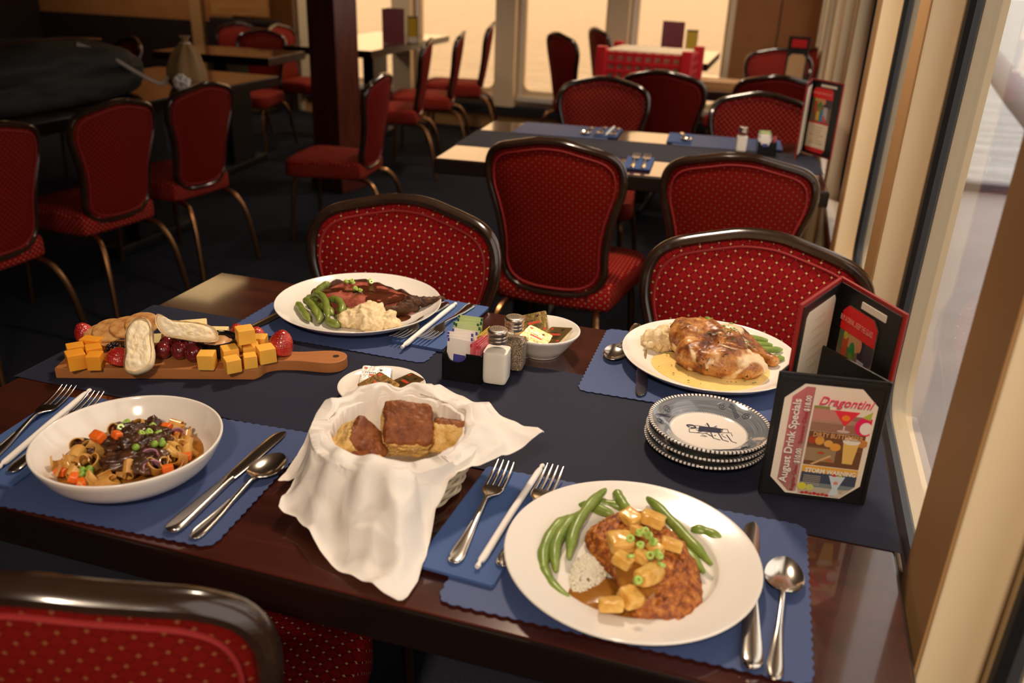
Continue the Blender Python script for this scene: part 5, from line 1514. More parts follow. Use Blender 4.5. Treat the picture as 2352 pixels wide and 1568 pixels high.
for k, (pts, lb) in enumerate([
    ([(0.942, 0.790, z + 0.026), (0.952, 0.775, z + 0.024), (0.968, 0.752, z + 0.018)], 'bent green bean nearest the mash behind the chicken'),
    ([(0.986, 0.782, z + 0.026), (0.984, 0.766, z + 0.018), (0.985, 0.748, z + 0.010)], 'green bean standing up behind the chicken'),
    ([(0.985, 0.755, z + 0.012), (1.010, 0.757, z + 0.014), (1.048, 0.757, z + 0.014)], 'green bean uppermost in the row behind the drumstick'),
    ([(1.000, 0.738, z + 0.010), (1.025, 0.741, z + 0.010), (1.056, 0.745, z + 0.012)], 'green bean second down in the row behind the drumstick'),
    ([(1.010, 0.724, z + 0.008), (1.040, 0.727, z + 0.009), (1.072, 0.733, z + 0.012)], 'green bean third down in the row behind the drumstick'),
    ([(1.028, 0.708, z + 0.004), (1.052, 0.708, z + 0.005), (1.076, 0.708, z + 0.008)], 'green bean lowest in the row, nearest the drumstick end'),
    ([(0.965, 0.770, z + 0.010), (0.990, 0.774, z + 0.012), (1.015, 0.772, z + 0.012)], 'green bean lying at the very back of the chicken plate'),
    ([(0.955, 0.765, z + 0.008), (0.972, 0.757, z + 0.008), (0.990, 0.742, z + 0.008)], 'green bean half under the others behind the chicken')]):
    bean(pts, 0.0056, lb, gb, seed=k + 20)

# ------------------------------------------------------------------ noodle bowl
M_noodle = mat('egg_noodle', (0.70, 0.42, 0.115), 0.22, spec=0.6, var=(0.46, 0.20, 0.035), vscale=26, sss=0.2, sss_scale=0.004)
M_stew = mat('stew_beef', (0.035, 0.014, 0.007), 0.32, spec=0.5, coat=0.15, var=(0.13, 0.050, 0.022), vscale=60, bump=0.6, bscale=110, bdist=0.002)
M_carrot = mat('carrot', (0.78, 0.16, 0.015), 0.3, var=(0.68, 0.10, 0.01), vscale=40)
M_pea = mat('pea', (0.16, 0.30, 0.025), 0.3, var=(0.26, 0.42, 0.06), vscale=40)
M_onion = mat('red_onion', (0.28, 0.10, 0.16), 0.25, var=(0.50, 0.28, 0.32), vscale=40)
bx, by = 0.331, 0.110; SZ = MZ + 0.018
m = MB(); lathe(m, [(0, SZ), (0.05, SZ + 0.0005), (0.0815, SZ), (0.0815, SZ - 0.001), (0, SZ - 0.008)], 48, T(bx, by, 0))
food('stew_sauce', m, M_gravy, 'brown stew sauce filling the bottom of the noodle bowl', 'sauce')
rnd = random.Random(17); m = MB()
def mound(x, y): return 0.016 * max(0, 1 - ((x - bx) ** 2 + (y - by) ** 2) / 0.075 ** 2)
spots_n = [(-0.052, -0.032), (-0.048, -0.052), (-0.030, -0.060), (-0.060, -0.012), (-0.040, -0.018), (-0.020, -0.045), (0.0, -0.066), (0.020, -0.062), (0.028, -0.040), (0.050, -0.020), (0.060, 0.005),
           (0.056, 0.030), (0.046, 0.018), (0.040, 0.045), (0.028, 0.060), (0.012, 0.066), (-0.02, 0.045), (-0.045, 0.030), (0.060, -0.010), (0.048, 0.038), (0.036, 0.030), (-0.035, -0.040), (-0.055, -0.040), (0.062, 0.018), (0.050, 0.005)]
for k, (dx, dy) in enumerate(spots_n):
    a = rnd.uniform(0, 2 * PI); wd = rnd.uniform(0.011, 0.016); rr_ = rnd.uniform(0.005, 0.0095); L_ = rnd.uniform(0.7, 1.25)
    x0, y0 = bx + dx, by + dy; z0 = SZ + 0.006 + mound(x0, y0)
    tilt = T(x0, y0, z0) @ RZ(a) @ RX(rnd.uniform(0.5, 1.3))
    ph = rnd.uniform(0, 6)
    def nfn(u, v, wd=wd, rr_=rr_, L_=L_, ph=ph):
        th = u * 2 * PI * L_; r = rr_ * (1 + 0.5 * u)
        return (r * math.cos(th) + 0.010 * (u - 0.5), r * math.sin(th), (v - 0.5) * wd + 0.003 * math.sin(th * 1.5 + ph))
    sheet(m, 26, 3, nfn, 0.0013, mat=tilt)
food('egg_noodles', m, M_noodle, 'tangle of curly yellow egg noodles in the pasta bowl', 'noodles', kind='stuff')
gst = 'beef pieces in the noodle bowl'
for k, (dx, dy, l, wd, hh, a, tz) in enumerate([(-0.047, 0.047, 0.017, 0.007, 0.006, 10, 0.006), (-0.031, 0.026, 0.014, 0.012, 0.009, 30, 0.010), (-0.010, 0.020, 0.017, 0.010, 0.010, 75, 0.014), (0.010, 0.035, 0.018, 0.008, 0.008, 15, 0.012),
                                         (-0.048, -0.012, 0.018, 0.009, 0.007, 5, 0.008), (-0.014, -0.012, 0.018, 0.009, 0.009, -35, 0.012), (0.008, -0.004, 0.016, 0.011, 0.010, 20, 0.016), (0.014, -0.030, 0.022, 0.011, 0.010, 30, 0.010),
                                         (0.036, -0.026, 0.016, 0.013, 0.010, -50, 0.010), (0.026, 0.006, 0.013, 0.010, 0.010, 60, 0.015), (-0.002, 0.044, 0.012, 0.007, 0.012, 80, 0.012), (0.028, 0.022, 0.014, 0.008, 0.008, -10, 0.012), (0.045, -0.006, 0.012, 0.010, 0.008, 30, 0.008), (-0.024, 0.042, 0.014, 0.008, 0.008, -25, 0.008)]):
    m = MB(); x, y = bx + dx, by + dy
    blob(m, (l, wd, hh), 4, 0.42, 1.9, k + 40, mat=T(x, y, SZ + tz + mound(x, y) * 0.5) @ RZ(R(a)) @ RX(rnd.uniform(-0.4, 0.4)), power=3.2)
    food('beef_piece', m, M_stew, 'dark glossy beef piece among others heaped on the egg noodles', 'beef', gst)
for k, (dx, dy, s) in enumerate([(-0.026, -0.016, 0.0105), (-0.008, -0.010, 0.008), (0.008, 0.056, 0.008), (0.028, 0.050, 0.007), (-0.022, -0.068, 0.009), (-0.006, -0.073, 0.008), (-0.045, -0.062, 0.008), (0.068, 0.012, 0.008), (0.066, -0.018, 0.008), (-0.045, 0.030, 0.007), (-0.018, 0.055, 0.006)]):
    m = MB(); x, y = bx + dx, by + dy; rbox(m, s * 1.6, s * 1.2, s * 1.1, s * 0.25, 2, T(x, y, SZ + 0.004 + mound(x, y) * 1.0 + (0.012 if k < 2 else 0)) @ RZ(rnd.uniform(0, 3)) @ RX(rnd.uniform(-0.5, 0.5)))
    food('carrot_dice', m, M_carrot, ('large bright carrot dice on top in the middle of the noodle bowl' if k == 0 else 'orange carrot dice among others in the noodle bowl'), 'carrot', 'carrot dice in the noodle bowl')
for k, (dx, dy) in enumerate([(0.036, 0.012), (0.031, 0.008), (0.041, 0.008), (0.035, 0.002), (0.022, -0.014), (0.044, 0.046), (-0.020, -0.055), (-0.012, -0.052), (-0.016, -0.061), (-0.008, -0.058), (-0.025, -0.062), (-0.030, 0.030), (-0.052, -0.045), (0.028, 0.016)]):
    m = MB(); x, y = bx + dx, by + dy; blob(m, (0.0046, 0.0046, 0.0044), 2, 0.03, 2, k, mat=T(x, y, SZ + 0.006 + mound(x, y) + (0.008 if k < 5 else 0)))
    food('pea', m, M_pea, 'green pea among others in the noodle bowl', 'pea', 'peas in the noodle bowl')
for k, (dx, dy) in enumerate([(-0.034, 0.026), (-0.028, 0.020), (0.004, 0.038), (0.012, 0.022), (-0.040, 0.044), (0.008, 0.014), (0.020, 0.028)]):
    scallion(bx + dx, by + dy, SZ + 0.009 + mound(bx + dx, by + dy), 0.0042, 'pale green scallion slice on the beef in the noodle bowl', 'scallion slices in the noodle bowl', 60 + k)
for k, (dx, dy, a) in enumerate([(0.040, -0.012, 20), (0.052, -0.028, 60), (-0.012, 0.060, -20), (0.035, 0.044, 10)]):
    m = MB(); x, y = bx + dx, by + dy
    sheet(m, 12, 4, lambda u, v: (0.010 * math.cos(PI * u), 0.010 * math.sin(PI * u) * 0.8, 0.008 * v), 0.0018, mat=T(x, y, SZ + 0.008 + mound(x, y) * 0.8) @ RZ(R(a)) @ RX(0.5))
    food('onion_slice', m, M_onion, 'purple red onion slice among others in the noodle bowl', 'onion', 'red onion slices in the noodle bowl')

# ------------------------------------------------------------------ cheese board
M_board = wood('board_wood', (0.34, 0.12, 0.035), (0.47, 0.19, 0.06), 0.42, 0.1, 5, 'X', 9)
BA = R(20.2); BO = Vector((0.060, 0.278, CL + 0.0006))
bl = [(0.0, 0.0), (0.270, 0.0)] + spline([(0.284, 0.0), (0.292, 0.010), (0.298, 0.024), (0.315, 0.032), (0.345, 0.032), (0.372, 0.027), (0.392, 0.025), (0.408, 0.032), (0.415, 0.047), (0.410, 0.063), (0.393, 0.071), (0.372, 0.070), (0.345, 0.066), (0.318, 0.068), (0.300, 0.078), (0.292, 0.092), (0.284, 0.104)], 3) + [(0.270, 0.104), (0.0, 0.104)]
t = thing('serving_board', 'wooden serving board with handle holding cheese, fruit and bread', 'board', BO, BA)
m = MB(); prism(m, bl, 0, 0.0175, 0.002, 2); build('board', m, M_board, t, sharp=40)
m = MB(); lathe(m, [(0, 0.0179), (0.0048, 0.0179), (0.0048, 0.0172), (0, 0.0172)], 20, T(0.398, 0.049, 0)); build('hole', m, M_seam, t)
BZ = BO.z + 0.0178
M_ched = mat('orange_cheddar', (0.80, 0.30, 0.018), 0.4, var=(0.84, 0.36, 0.03), vscale=20, sss=0.25, sss_r=(1, 0.5, 0.1), sss_scale=0.006)
M_ched2 = mat('golden_cheddar', (0.82, 0.42, 0.055), 0.4, var=(0.85, 0.48, 0.08), vscale=20, sss=0.25, sss_r=(1, 0.5, 0.1), sss_scale=0.006)
M_white = mat('pale_cheese', (0.82, 0.66, 0.30), 0.45, var=(0.84, 0.70, 0.36), vscale=60, sss=0.25, sss_scale=0.005)
def cube(x, y, z, s, deg, m_, label, group, name='cheese_cube', tilt=0):
    m = MB(); rbox(m, s[0], s[1], s[2], 0.0018, 2, T(x, y, z) @ RZ(R(deg)) @ RX(R(tilt)))
    m.v = [p + Vector((1, 1, 0.4)) * 0.0006 * fnoise(p, 60, 2, x * 9) for p in m.v]
    return food(name, m, m_, label, 'cheese', group, sharp=35)
g1 = 'orange cheese cubes'; g2_ = 'golden cheese cubes'
for x, y, s, a, z, lb in [(0.090, 0.290, (0.025, 0.025, 0.025), 52, 0, 'orange cheese cube nearest the front corner of the serving board'),
                       (0.1160, 0.2985, (0.020, 0.022, 0.023), 25, 0, 'orange cheese cube between the corner cube and a strawberry'),
                       (0.066, 0.316, (0.024, 0.022, 0.022), 48, 0, 'orange cheese cube at the short end of the serving board'),
                       (0.0935, 0.3215, (0.022, 0.022, 0.022), 48, 0, 'orange cheese cube behind the two front orange cubes'),
                       (0.069, 0.3455, (0.030, 0.020, 0.021), 10, 0, 'wide orange cheese piece under the edge of the crackers')]:
    cube(x, y, BZ + z, s, a, M_ched, lb, g1)
for x, y, s, a, z, lb in [(0.262, 0.358, (0.024, 0.024, 0.024), 22, 0, 'golden cheese cube standing alone nearest the grapes'),
                       (0.302, 0.3615, (0.022, 0.022, 0.021), 50, 0, 'golden cheese cube at the front edge of the serving board'),
                       (0.285, 0.382, (0.023, 0.024, 0.027), 48, 0, 'golden cheese cube just behind the front edge cube'),
                       (0.318, 0.383, (0.019, 0.019, 0.020), 40, 0, 'small golden cheese cube between larger ones by the handle'),
                       (0.329, 0.408, (0.025, 0.025, 0.024), 48, 0, 'golden cheese cube beside the big strawberry'),
                       (0.302, 0.410, (0.024, 0.024, 0.022), 40, 0, 'golden cheese cube under the topmost cube'),
                       (0.299, 0.404, (0.025, 0.025, 0.023), 46, 0.0285, 'golden cheese cube topmost of the cubes by the handle'),
                       (0.276, 0.433, (0.024, 0.022, 0.030), 45, 0, 'golden cheese cube at the rear between two strawberries'),
                       (0.300, 0.439, (0.020, 0.022, 0.024), 20, 0, 'golden cheese cube half hidden behind the big strawberry')]:
    cube(x, y, BZ + z, s, a, M_ched2, lb, g2_)
for x, y, s, a, tl, z, lb in [(0.150, 0.392, (0.034, 0.026, 0.014), 30, 12, 0.003, 'pale cheese slab leaning behind the grapes, lower of the pair'),
                        (0.166, 0.412, (0.032, 0.024, 0.018), 45, -8, 0.006, 'pale cheese slab at the back of the board by grapes'),
                        (0.190, 0.428, (0.040, 0.022, 0.036), 35, 10, 0, 'tall pale cheese wedge rising behind the bread slice'),
                        (0.226, 0.436, (0.034, 0.020, 0.026), 20, 0, 0, 'pale cheese slab behind the black dip cup')]:
    cube(x, y, BZ + z, s, a, M_white, lb, 'pale cheese pieces', 'cheese_slab', tl)
M_straw = bpy.data.materials.new('strawberry_skin'); M_straw.use_nodes = True
t_ = NT(M_straw); b_ = t_.n['Principled BSDF']; b_.inputs['Roughness'].default_value = 0.25; b_.inputs['Coat Weight'].default_value = 0.3
tc_ = t_.node('TexCoord'); vo = t_.node('TexVoronoi', Scale=330.0, Randomness=0.35); t_.link(tc_.outputs['Object'], vo.inputs['Vector'])
nz_ = t_.node('TexNoise', Scale=40, Detail=2); t_.link(tc_.outputs['Object'], nz_.inputs['Vector'])
red_ = t_.ramp(nz_.outputs['Fac'], [(0.35, (0.30, 0.010, 0.012)), (0.65, (0.58, 0.045, 0.03))])
t_.link(t_.mix(t_.math('LESS_THAN', vo.outputs['Distance'], 0.20), red_, (0.62, 0.25, 0.07)), b_.inputs['Base Color'])
bp_ = t_.node('Bump', Strength=0.6, Distance=0.0012); t_.link(vo.outputs['Distance'], bp_.inputs['Height']); t_.link(bp_.outputs[0], b_.inputs['Normal'])
def strawberry(x, y, r, l, rot, label, zz=0.0):
    """cut face down or resting on its side"""
    m = MB(); lathe(m, spline([(0.0001, 0), (r * 0.86, 0.0004), (r, l * 0.18), (r * 0.97, l * 0.42), (r * 0.72, l * 0.74), (r * 0.34, l * 0.95), (0.0001, l)], 5), 28)
    mt = RZ(R(rot[2])) @ RY(R(rot[1])) @ RX(R(rot[0]))
    m.v = [mt @ (p * (1 + 0.05 * fnoise(p, 60, 2, x * 7))) for p in m.v]; mz = min(p.z for p in m.v)
    m.v = [p + Vector((x, y, BZ + zz - mz)) for p in m.v]
    return food('strawberry', m, M_straw, label, 'strawberry', 'strawberries on the serving board')
strawberry(0.1400, 0.3130, 0.0170, 0.025, (-20, 10, 0), 'dark red strawberry at the front beside the upright bread slice')
strawberry(0.0400, 0.3690, 0.0150, 0.030, (10, -14, 0), 'strawberry at the short end of board behind orange cheese')
strawberry(0.3340, 0.4360, 0.0185, 0.036, (-8, 14, 0), 'largest strawberry, at the foot of the board handle')
strawberry(0.2800, 0.4620, 0.0140, 0.026, (8, 0, 0), 'strawberry at the rear between golden cheese and big strawberry')
strawberry(0.2520, 0.4560, 0.0140, 0.028, (0, -10, 0), 'strawberry at the rear next to the black dip cup')
M_crk = mat('golden_cracker', (0.52, 0.26, 0.075), 0.65, stops=[(0.3, (0.28, 0.10, 0.022)), (0.5, (0.46, 0.22, 0.06)), (0.75, (0.60, 0.35, 0.13))], vscale=70, bump=0.4, bscale=160, bdist=0.001)
for k, (x, y, z, lb) in enumerate([(0.070, 0.3650, 0.020, 'round golden cracker lowest of the leaning four'), (0.0800, 0.3740, 0.0260, 'round golden cracker second in the leaning four'),
                                   (0.1000, 0.3880, 0.029, 'round golden cracker third in the leaning four'), (0.1180, 0.4010, 0.0330, 'round golden cracker rearmost of the leaning four, behind bread')]):
    m = MB(); lathe(m, spline([(0, 0.0052), (0.020, 0.0050), (0.0245, 0.0040), (0.0255, 0.0022), (0.0245, 0.0006), (0.020, 0), (0, 0)], 3), 36)
    m.v = [p * (1 + 0.02 * fnoise(p, 120, 2, k)) for p in m.v]
    m.xf(T(x, y, BZ + z - 0.004) @ RZ(R(-20 + 9 * k)) @ RX(R(15 + 3 * (k % 2))) @ RY(R(15 - 2 * k)))
    food('cracker', m, M_crk, lb, 'cracker', 'crackers on the serving board', sharp=50)
M_crumb = mat('bread_crumb', (0.74, 0.52, 0.24), 0.75, stops=[(0.26, (0.66, 0.46, 0.22)), (0.37, (0.82, 0.66, 0.40)), (0.6, (0.88, 0.76, 0.54))], vscale=80, vdetail=5, bump=0.8, bscale=110, bdist=0.002)
M_bcrust = mat('pale_bread_crust', (0.76, 0.56, 0.30), 0.75, var=(0.86, 0.71, 0.47), vscale=70)
def bread_slice(outline, th, mt, label):
    t = thing('bread_slice', label, 'bread', tuple(mt.to_translation()), 0, 'bread slices on the serving board')
    t.rotation_euler = mt.to_euler()
    m = patch(outline, th * 0.5, th * 0.55, 22, 0.0016, 120, 3, edge=10)
    lo = patch(outline, th * 0.5, th * 0.45, 6, 0.0, 1, edge=10)
    m.add([(p.x, p.y, th - p.z - 0.0) for p in lo.v], [f[::-1] for f in lo.f])
    build('crumb', m, M_crumb, t, sharp=60)
    o = spline(outline, 6, closed=True); n = len(o); c = MB(); vv = []; ff = []
    prof = [(-0.0006, 0.06), (0.0006, 0.16), (0.0012, 0.5), (0.0006, 0.84), (-0.0006, 0.97)]
    for off, h in prof:
        for i, p in enumerate(o):
            q0 = o[i - 1]; q1 = o[(i + 1) % n]; tx, ty = q1[0] - q0[0], q1[1] - q0[1]; l = math.hypot(tx, ty) or 1
            off2 = off + 0.0007 * fnoise((p[0] * 200, p[1] * 200, h * 2), 1, 2, 4)
            vv.append((p[0] + ty / l * off2, p[1] - tx / l * off2, th * h))
    for k in range(len(prof) - 1):
        for i in range(n): ff.append([k * n + i, k * n + (i + 1) % n, (k + 1) * n + (i + 1) % n, (k + 1) * n + i])
    c.add(vv, ff)
    build('crust', c, M_bcrust, t, sharp=60)
    return t
sl = [(-0.015, -0.040), (-0.004, -0.046), (0.010, -0.043), (0.0205, -0.034), (0.0215, -0.016), (0.0185, 0.004), (0.0170, 0.022), (0.012, 0.036), (0.003, 0.042), (-0.009, 0.040), (-0.018, 0.026), (-0.0185, 0.008), (-0.0165, -0.014), (-0.0175, -0.028)]
bread_slice(sl, 0.0145, T(0.1730, 0.3290, BZ + 0.0300) @ RZ(R(28)) @ RX(R(38)) @ RY(R(-6)), 'long white bread slice propped across the front edge of the serving board')
sl2 = [(-0.046, 0.010), (-0.043, 0.021), (-0.026, 0.013), (-0.006, 0.012), (0.016, 0.010), (0.034, 0.004), (0.040, -0.006), (0.038, -0.015), (0.018, -0.017), (-0.008, -0.014), (-0.030, -0.010), (-0.041, -0.001)]
bread_slice(sl2, 0.015, T(0.2200, 0.3790, BZ + 0.0440) @ RZ(R(20)) @ RX(R(62)) @ RY(R(20)), 'white bread slice leaning over the grapes and the black dip cup')
M_grape = mat('red_grape', (0.10, 0.008, 0.012), 0.12, spec=0.7, coat=0.4, var=(0.20, 0.018, 0.016), vscale=50, sss=0.2, sss_r=(1, 0.1, 0.1), sss_scale=0.004)
gg = 'red grapes on the serving board'
for k, (x, y, z, r, lb) in enumerate([(0.1830, 0.3610, 0, 0.0125, 'red grape at the front nearest the upright bread slice'), (0.2070, 0.3680, 0, 0.0125, 'red grape at the front in the middle of the bunch'),
                                 (0.2310, 0.3680, 0, 0.0120, 'red grape at the front nearest the golden cheese'), (0.1740, 0.3830, 0.001, 0.0115, 'red grape behind the bread slice, second row'),
                                 (0.1960, 0.3840, 0.014, 0.0120, 'red grape highest in the bunch'), (0.2150, 0.3850, 0.009, 0.0115, 'red grape under the leaning bread slice'), (0.2050, 0.4010, 0.006, 0.0115, 'red grape at the back of the bunch')]):
    m = MB(); blob(m, (r, r * 1.02, r * 1.08), 3, 0.02, 1, k, mat=T(x, y, BZ + z + r * 1.06)); food('grape', m, M_grape, lb, 'grape', gg)
M_berry = mat('blackberry', (0.010, 0.006, 0.012), 0.16, spec=0.7)
for k, (x, y) in enumerate([(0.1150, 0.3370), (0.1330, 0.3460)]):
    m = MB()
    for j in range(26):
        zc = 1 - 2 * (j + 0.5) / 26; a = j * 2.4; q = math.sqrt(1 - zc * zc)
        ell(m, (x + 0.0085 * q * math.cos(a), y + 0.0085 * q * math.sin(a), BZ + 0.0125 + 0.0095 * zc), (0.0032, 0.0032, 0.0032), sub=1)
    food('blackberry', m, M_berry, ('blackberry behind the dark strawberry, nearer the cheese', 'blackberry tucked against the upright bread slice')[k], 'blackberry', 'blackberries on the serving board')
t = thing('dip_cup', 'small black plastic dip cup half covered by bread slice', 'cup', (0.2470, 0.4060, BZ))
m = MB(); lathe(m, spline([(0, 0.001), (0.018, 0.001), (0.0205, 0.004), (0.0235, 0.022), (0.0265, 0.0255), (0.0285, 0.0262), (0.0287, 0.0250), (0.0255, 0.0235), (0.0225, 0.004), (0.020, 0.0), (0, 0)], 3), 40); build('cup', m, M_blackpl, t, sharp=50)
m = MB(); blob(m, (0.0215, 0.0215, 0.007), 3, 0.25, 2, 4, mat=T(0.2470, 0.4060, BZ + 0.0185)); food('dip', m, mat('tan_dip', (0.60, 0.33, 0.14), 0.4), 'tan spread inside the black dip cup', 'dip')

# ------------------------------------------------------------------ bread basket
M_wick = mat('cream_wicker', (0.72, 0.60, 0.40), 0.5, var=(0.60, 0.46, 0.28), vscale=60)
M_wick_d = mat('wicker_gap', (0.25, 0.15, 0.07), 0.7)
KX, KY = 0.636, 0.203; KB = CL + 0.0006
t = thing('bread_basket', 'round cream wicker basket lined with a white napkin', 'basket', (KX, KY, KB))
m = MB(); lathe(m, [(0, 0.002), (0.066, 0.002), (0.074, 0.008), (0.091, 0.060), (0.089, 0.060), (0.072, 0.010), (0.064, 0.0045), (0, 0.0045)], 64); build('basket_wall', m, M_wick_d, t)
NS = 26
for row in range(8):
    z = 0.005 + row * 0.0073; r0 = 0.073 + 0.018 * (z / 0.06)
    m = MB(); tube(m, [((r0 + 0.0018 * math.cos(NS * PI * k / 156 * 1.0 + row * PI)) * math.cos(2 * PI * k / 156), (r0 + 0.0018 * math.cos(NS * PI * k / 156 + row * PI)) * math.sin(2 * PI * k / 156), z) for k in range(156)], 0.0036, 6, closed=True, flat=0.75, up=(0, 0, 1))
    build('woven_strand', m, M_wick, t)
m = MB()
for s in (0, 1): tube(m, [((0.092 + 0.003 * math.sin(18 * 2 * PI * k / 240 + s * PI)) * math.cos(2 * PI * k / 240), (0.092 + 0.003 * math.sin(18 * 2 * PI * k / 240 + s * PI)) * math.sin(2 * PI * k / 240), 0.0625 + 0.003 * math.cos(18 * 2 * PI * k / 240 + s * PI)) for k in range(240)], 0.0032, 6, closed=True)
build('braided_rim', m, M_wick, t)
# liner: a square napkin pushed into the basket, corners hanging out
M_liner = mat('white_napkin_liner', (0.84, 0.76, 0.68), 0.75, sss=0.15, sss_scale=0.006, bump=0.5, bscale=34, bdist=0.005)
t_ = NT(M_liner); vo = t_.node('TexVoronoi', Scale=24.0, Randomness=1.0); tc_ = t_.node('TexCoord')
nz_ = t_.node('TexNoise', Scale=9.0, Detail=2); t_.link(tc_.outputs['Object'], nz_.inputs['Vector'])
mx_ = t_.node('VectorMath'); mx_.operation = 'MULTIPLY_ADD'; mx_.inputs[1].default_value = (0.09, 0.09, 0.09)
t_.link(nz_.outputs['Color'], mx_.inputs[0]); t_.link(tc_.outputs['Object'], mx_.inputs[2]); t_.link(mx_.outputs[0], vo.inputs['Vector'])
bp_ = t_.node('Bump', Strength=0.42, Distance=0.008); t_.link(vo.outputs['Distance'], bp_.inputs['Height'])
t_.link(bp_.outputs[0], t_.n['Principled BSDF'].inputs['Normal'])
keys = [(-180, .116, .800), (-168, .124, .780), (-155, .142, .757), (-145, .120, .780), (-138, .128, .775), (-127, .150, .764), (-117, .142, .768), (-105, .150, .764), (-92, .168, .758), (-80, .186, .7545), (-72, .204, .7535), (-65.5, .224, .7532), (-60, .190, .755), (-54, .150, .764), (-46, .118, .786), (-34, .106, .803), (-15, .108, .811), (2, .128, .815), (12, .154, .818), (17, .172, .820), (21, .174, .820), (27, .150, .822),
        (38, .128, .824), (60, .114, .824), (90, .110, .822), (105, .114, .820), (121, .120, .818), (135, .116, .818), (155, .114, .814), (172, .112, .806), (180, .116, .800)]
def tab(a):
    for i in range(len(keys) - 1):
        if keys[i][0] <= a <= keys[i + 1][0]:
            k = (a - keys[i][0]) / (keys[i + 1][0] - keys[i][0])
            return keys[i][1] * (1 - k) + keys[i + 1][1] * k, keys[i][2] * (1 - k) + keys[i + 1][2] * k
def liner(u, v):
    a = -180 + 360 * u; th = R(a); Rr_, ze = tab(a)
    pl = math.sin(th * 9 + 1.7 * math.sin(th * 3)) * 0.6 + math.sin(th * 17 + 2) * 0.4
    rim_r = 0.0880 + 0.003 * pl; rim_z = 0.8285 + 0.004 * math.sin(th * 3 + 0.6) + 0.003 * pl
    if v < 0.42:
        k = v / 0.42
        if k < 0.45: r = 0.064 * k / 0.45; z = KB + 0.0052
        else:
            q = (k - 0.45) / 0.55; r = 0.064 + (rim_r - 0.064 - 0.006) * q ** 1.2; z = KB + 0.0055 + (rim_z - KB - 0.0055) * q ** 1.1
        r *= 1 + 0.03 * pl * k
    else:
        q = (v - 0.42) / 0.58
        s = q ** 1.05
        r = rim_r - 0.006 + (Rr_ - rim_r + 0.006) * s
        bulge = 0.010 * math.sin(PI * min(1, q * 1.6)) if q < 0.62 else 0
        drop = (3 * q * q - 2 * q ** 3)
        z = rim_z + bulge * 0.5 + (ze - rim_z) * drop
        r += 0.004 * pl * math.sin(PI * q)
    x = KX + r * math.cos(th); y = KY + r * math.sin(th)
    cr = 0.0030 * fnoise((x * 22, y * 22, z * 30), 1, 3, 5) * min(1, v * 2.2)
    crease = (1 - min(1, abs(fnoise((x * 11, y * 11, z * 12), 1, 1, 9)) * 3.2)) + 0.7 * (1 - min(1, abs(fnoise((x * 17 + 3, y * 17, z * 15), 1, 1, 4)) * 3.5))
    cr += 0.0095 * (crease - 0.5) * min(1, v * 1.6) * (1 if v > 0.5 else 0.6)
    if v > 0.42:
        rr = max(0.0, r)
        wall = 0.097 if z < KB + 0.074 else 0
        if rr < wall + 0.004: r = wall + 0.004; x = KX + r * math.cos(th); y = KY + r * math.sin(th)
    zz = max(z + cr, 0.7531 if v > 0.5 else KB + 0.005)
    if v > 0.34 and 0.077 < math.hypot(x - KX, y - KY) < 0.102: zz = max(zz, KB + 0.0740 + 0.002 * pl) if v < 0.62 else zz
    return (x, y, zz)
m = MB(); sheet(m, 300, 90, liner, 0.0006)
food('napkin_liner', m, M_liner, 'crumpled white napkin lining the bread basket, corners hanging out', 'napkin', sharp=85)
M_rollc = mat('brown_roll_crust', (0.15, 0.042, 0.014), 0.5, var=(0.29, 0.095, 0.028), vscale=45, spec=0.3, bump=0.3, bscale=200)
M_rolls = mat('yellow_roll_crumb', (0.72, 0.44, 0.13), 0.8, stops=[(0.30, (0.52, 0.28, 0.06)), (0.5, (0.72, 0.46, 0.15)), (0.72, (0.80, 0.60, 0.28))], vscale=90, vdetail=5, bump=1.0, bscale=140, bdist=0.003)
def roll(x, y, z, s, rot, label, seed):
    t = thing('bread_roll', label, 'bread roll', (x, y, z), (R(rot[0]), R(rot[1]), R(rot[2])), 'bread rolls in the basket')
    m = MB(); blob(m, (s[0] / 2, s[1] / 2, s[2] / 2), 6, 0.09, 1.8, seed, 4, power=7.0)
    m.v = [p + p.normalized() * 0.0014 * fnoise(p, 220, 3, seed) for p in m.v]
    top = [f for f in m.f]
    mi = []
    for f in m.f:
        c = sum((m.v[i] for i in f), Vector()) / len(f)
        mi.append(1 if c.z > s[2] * 0.34 + 0.004 * fnoise(c, 60, 4, seed) else 0)
    cr = MB(); cb = MB()
    for dst, w_ in ((cb, 0), (cr, 1)):
        ids = {}
        for f, k in zip(m.f, mi):
            if k != w_: continue
            g = []
            for i in f:
                if i not in ids: ids[i] = len(dst.v); dst.v.append(m.v[i].copy()); dst.uv.append((0, 0))
                g.append(ids[i])
            dst.f.append(g); dst.mi.append(0)
    build('crumb', cb, M_rolls, t, sharp=80); build('crust', cr, M_rollc, t, sharp=80)
    return t
roll(0.6045, 0.1660, 0.812, (0.054, 0.050, 0.046), (10, 48, 20), 'bread roll at the near gangway side of basket showing yellow crumb', 1)
roll(0.6430, 0.2140, 0.820, (0.058, 0.056, 0.048), (38, 6, 28), 'bread roll in the middle of basket with broad brown top', 2)
roll(0.6890, 0.2395, 0.804, (0.046, 0.046, 0.042), (-28, 10, 20), 'bread roll mostly hidden by liner at the window side of basket', 3)
roll(0.6250, 0.1310, 0.800, (0.046, 0.044, 0.042), (26, -16, 8), 'bread roll lowest at the front of the basket', 4)

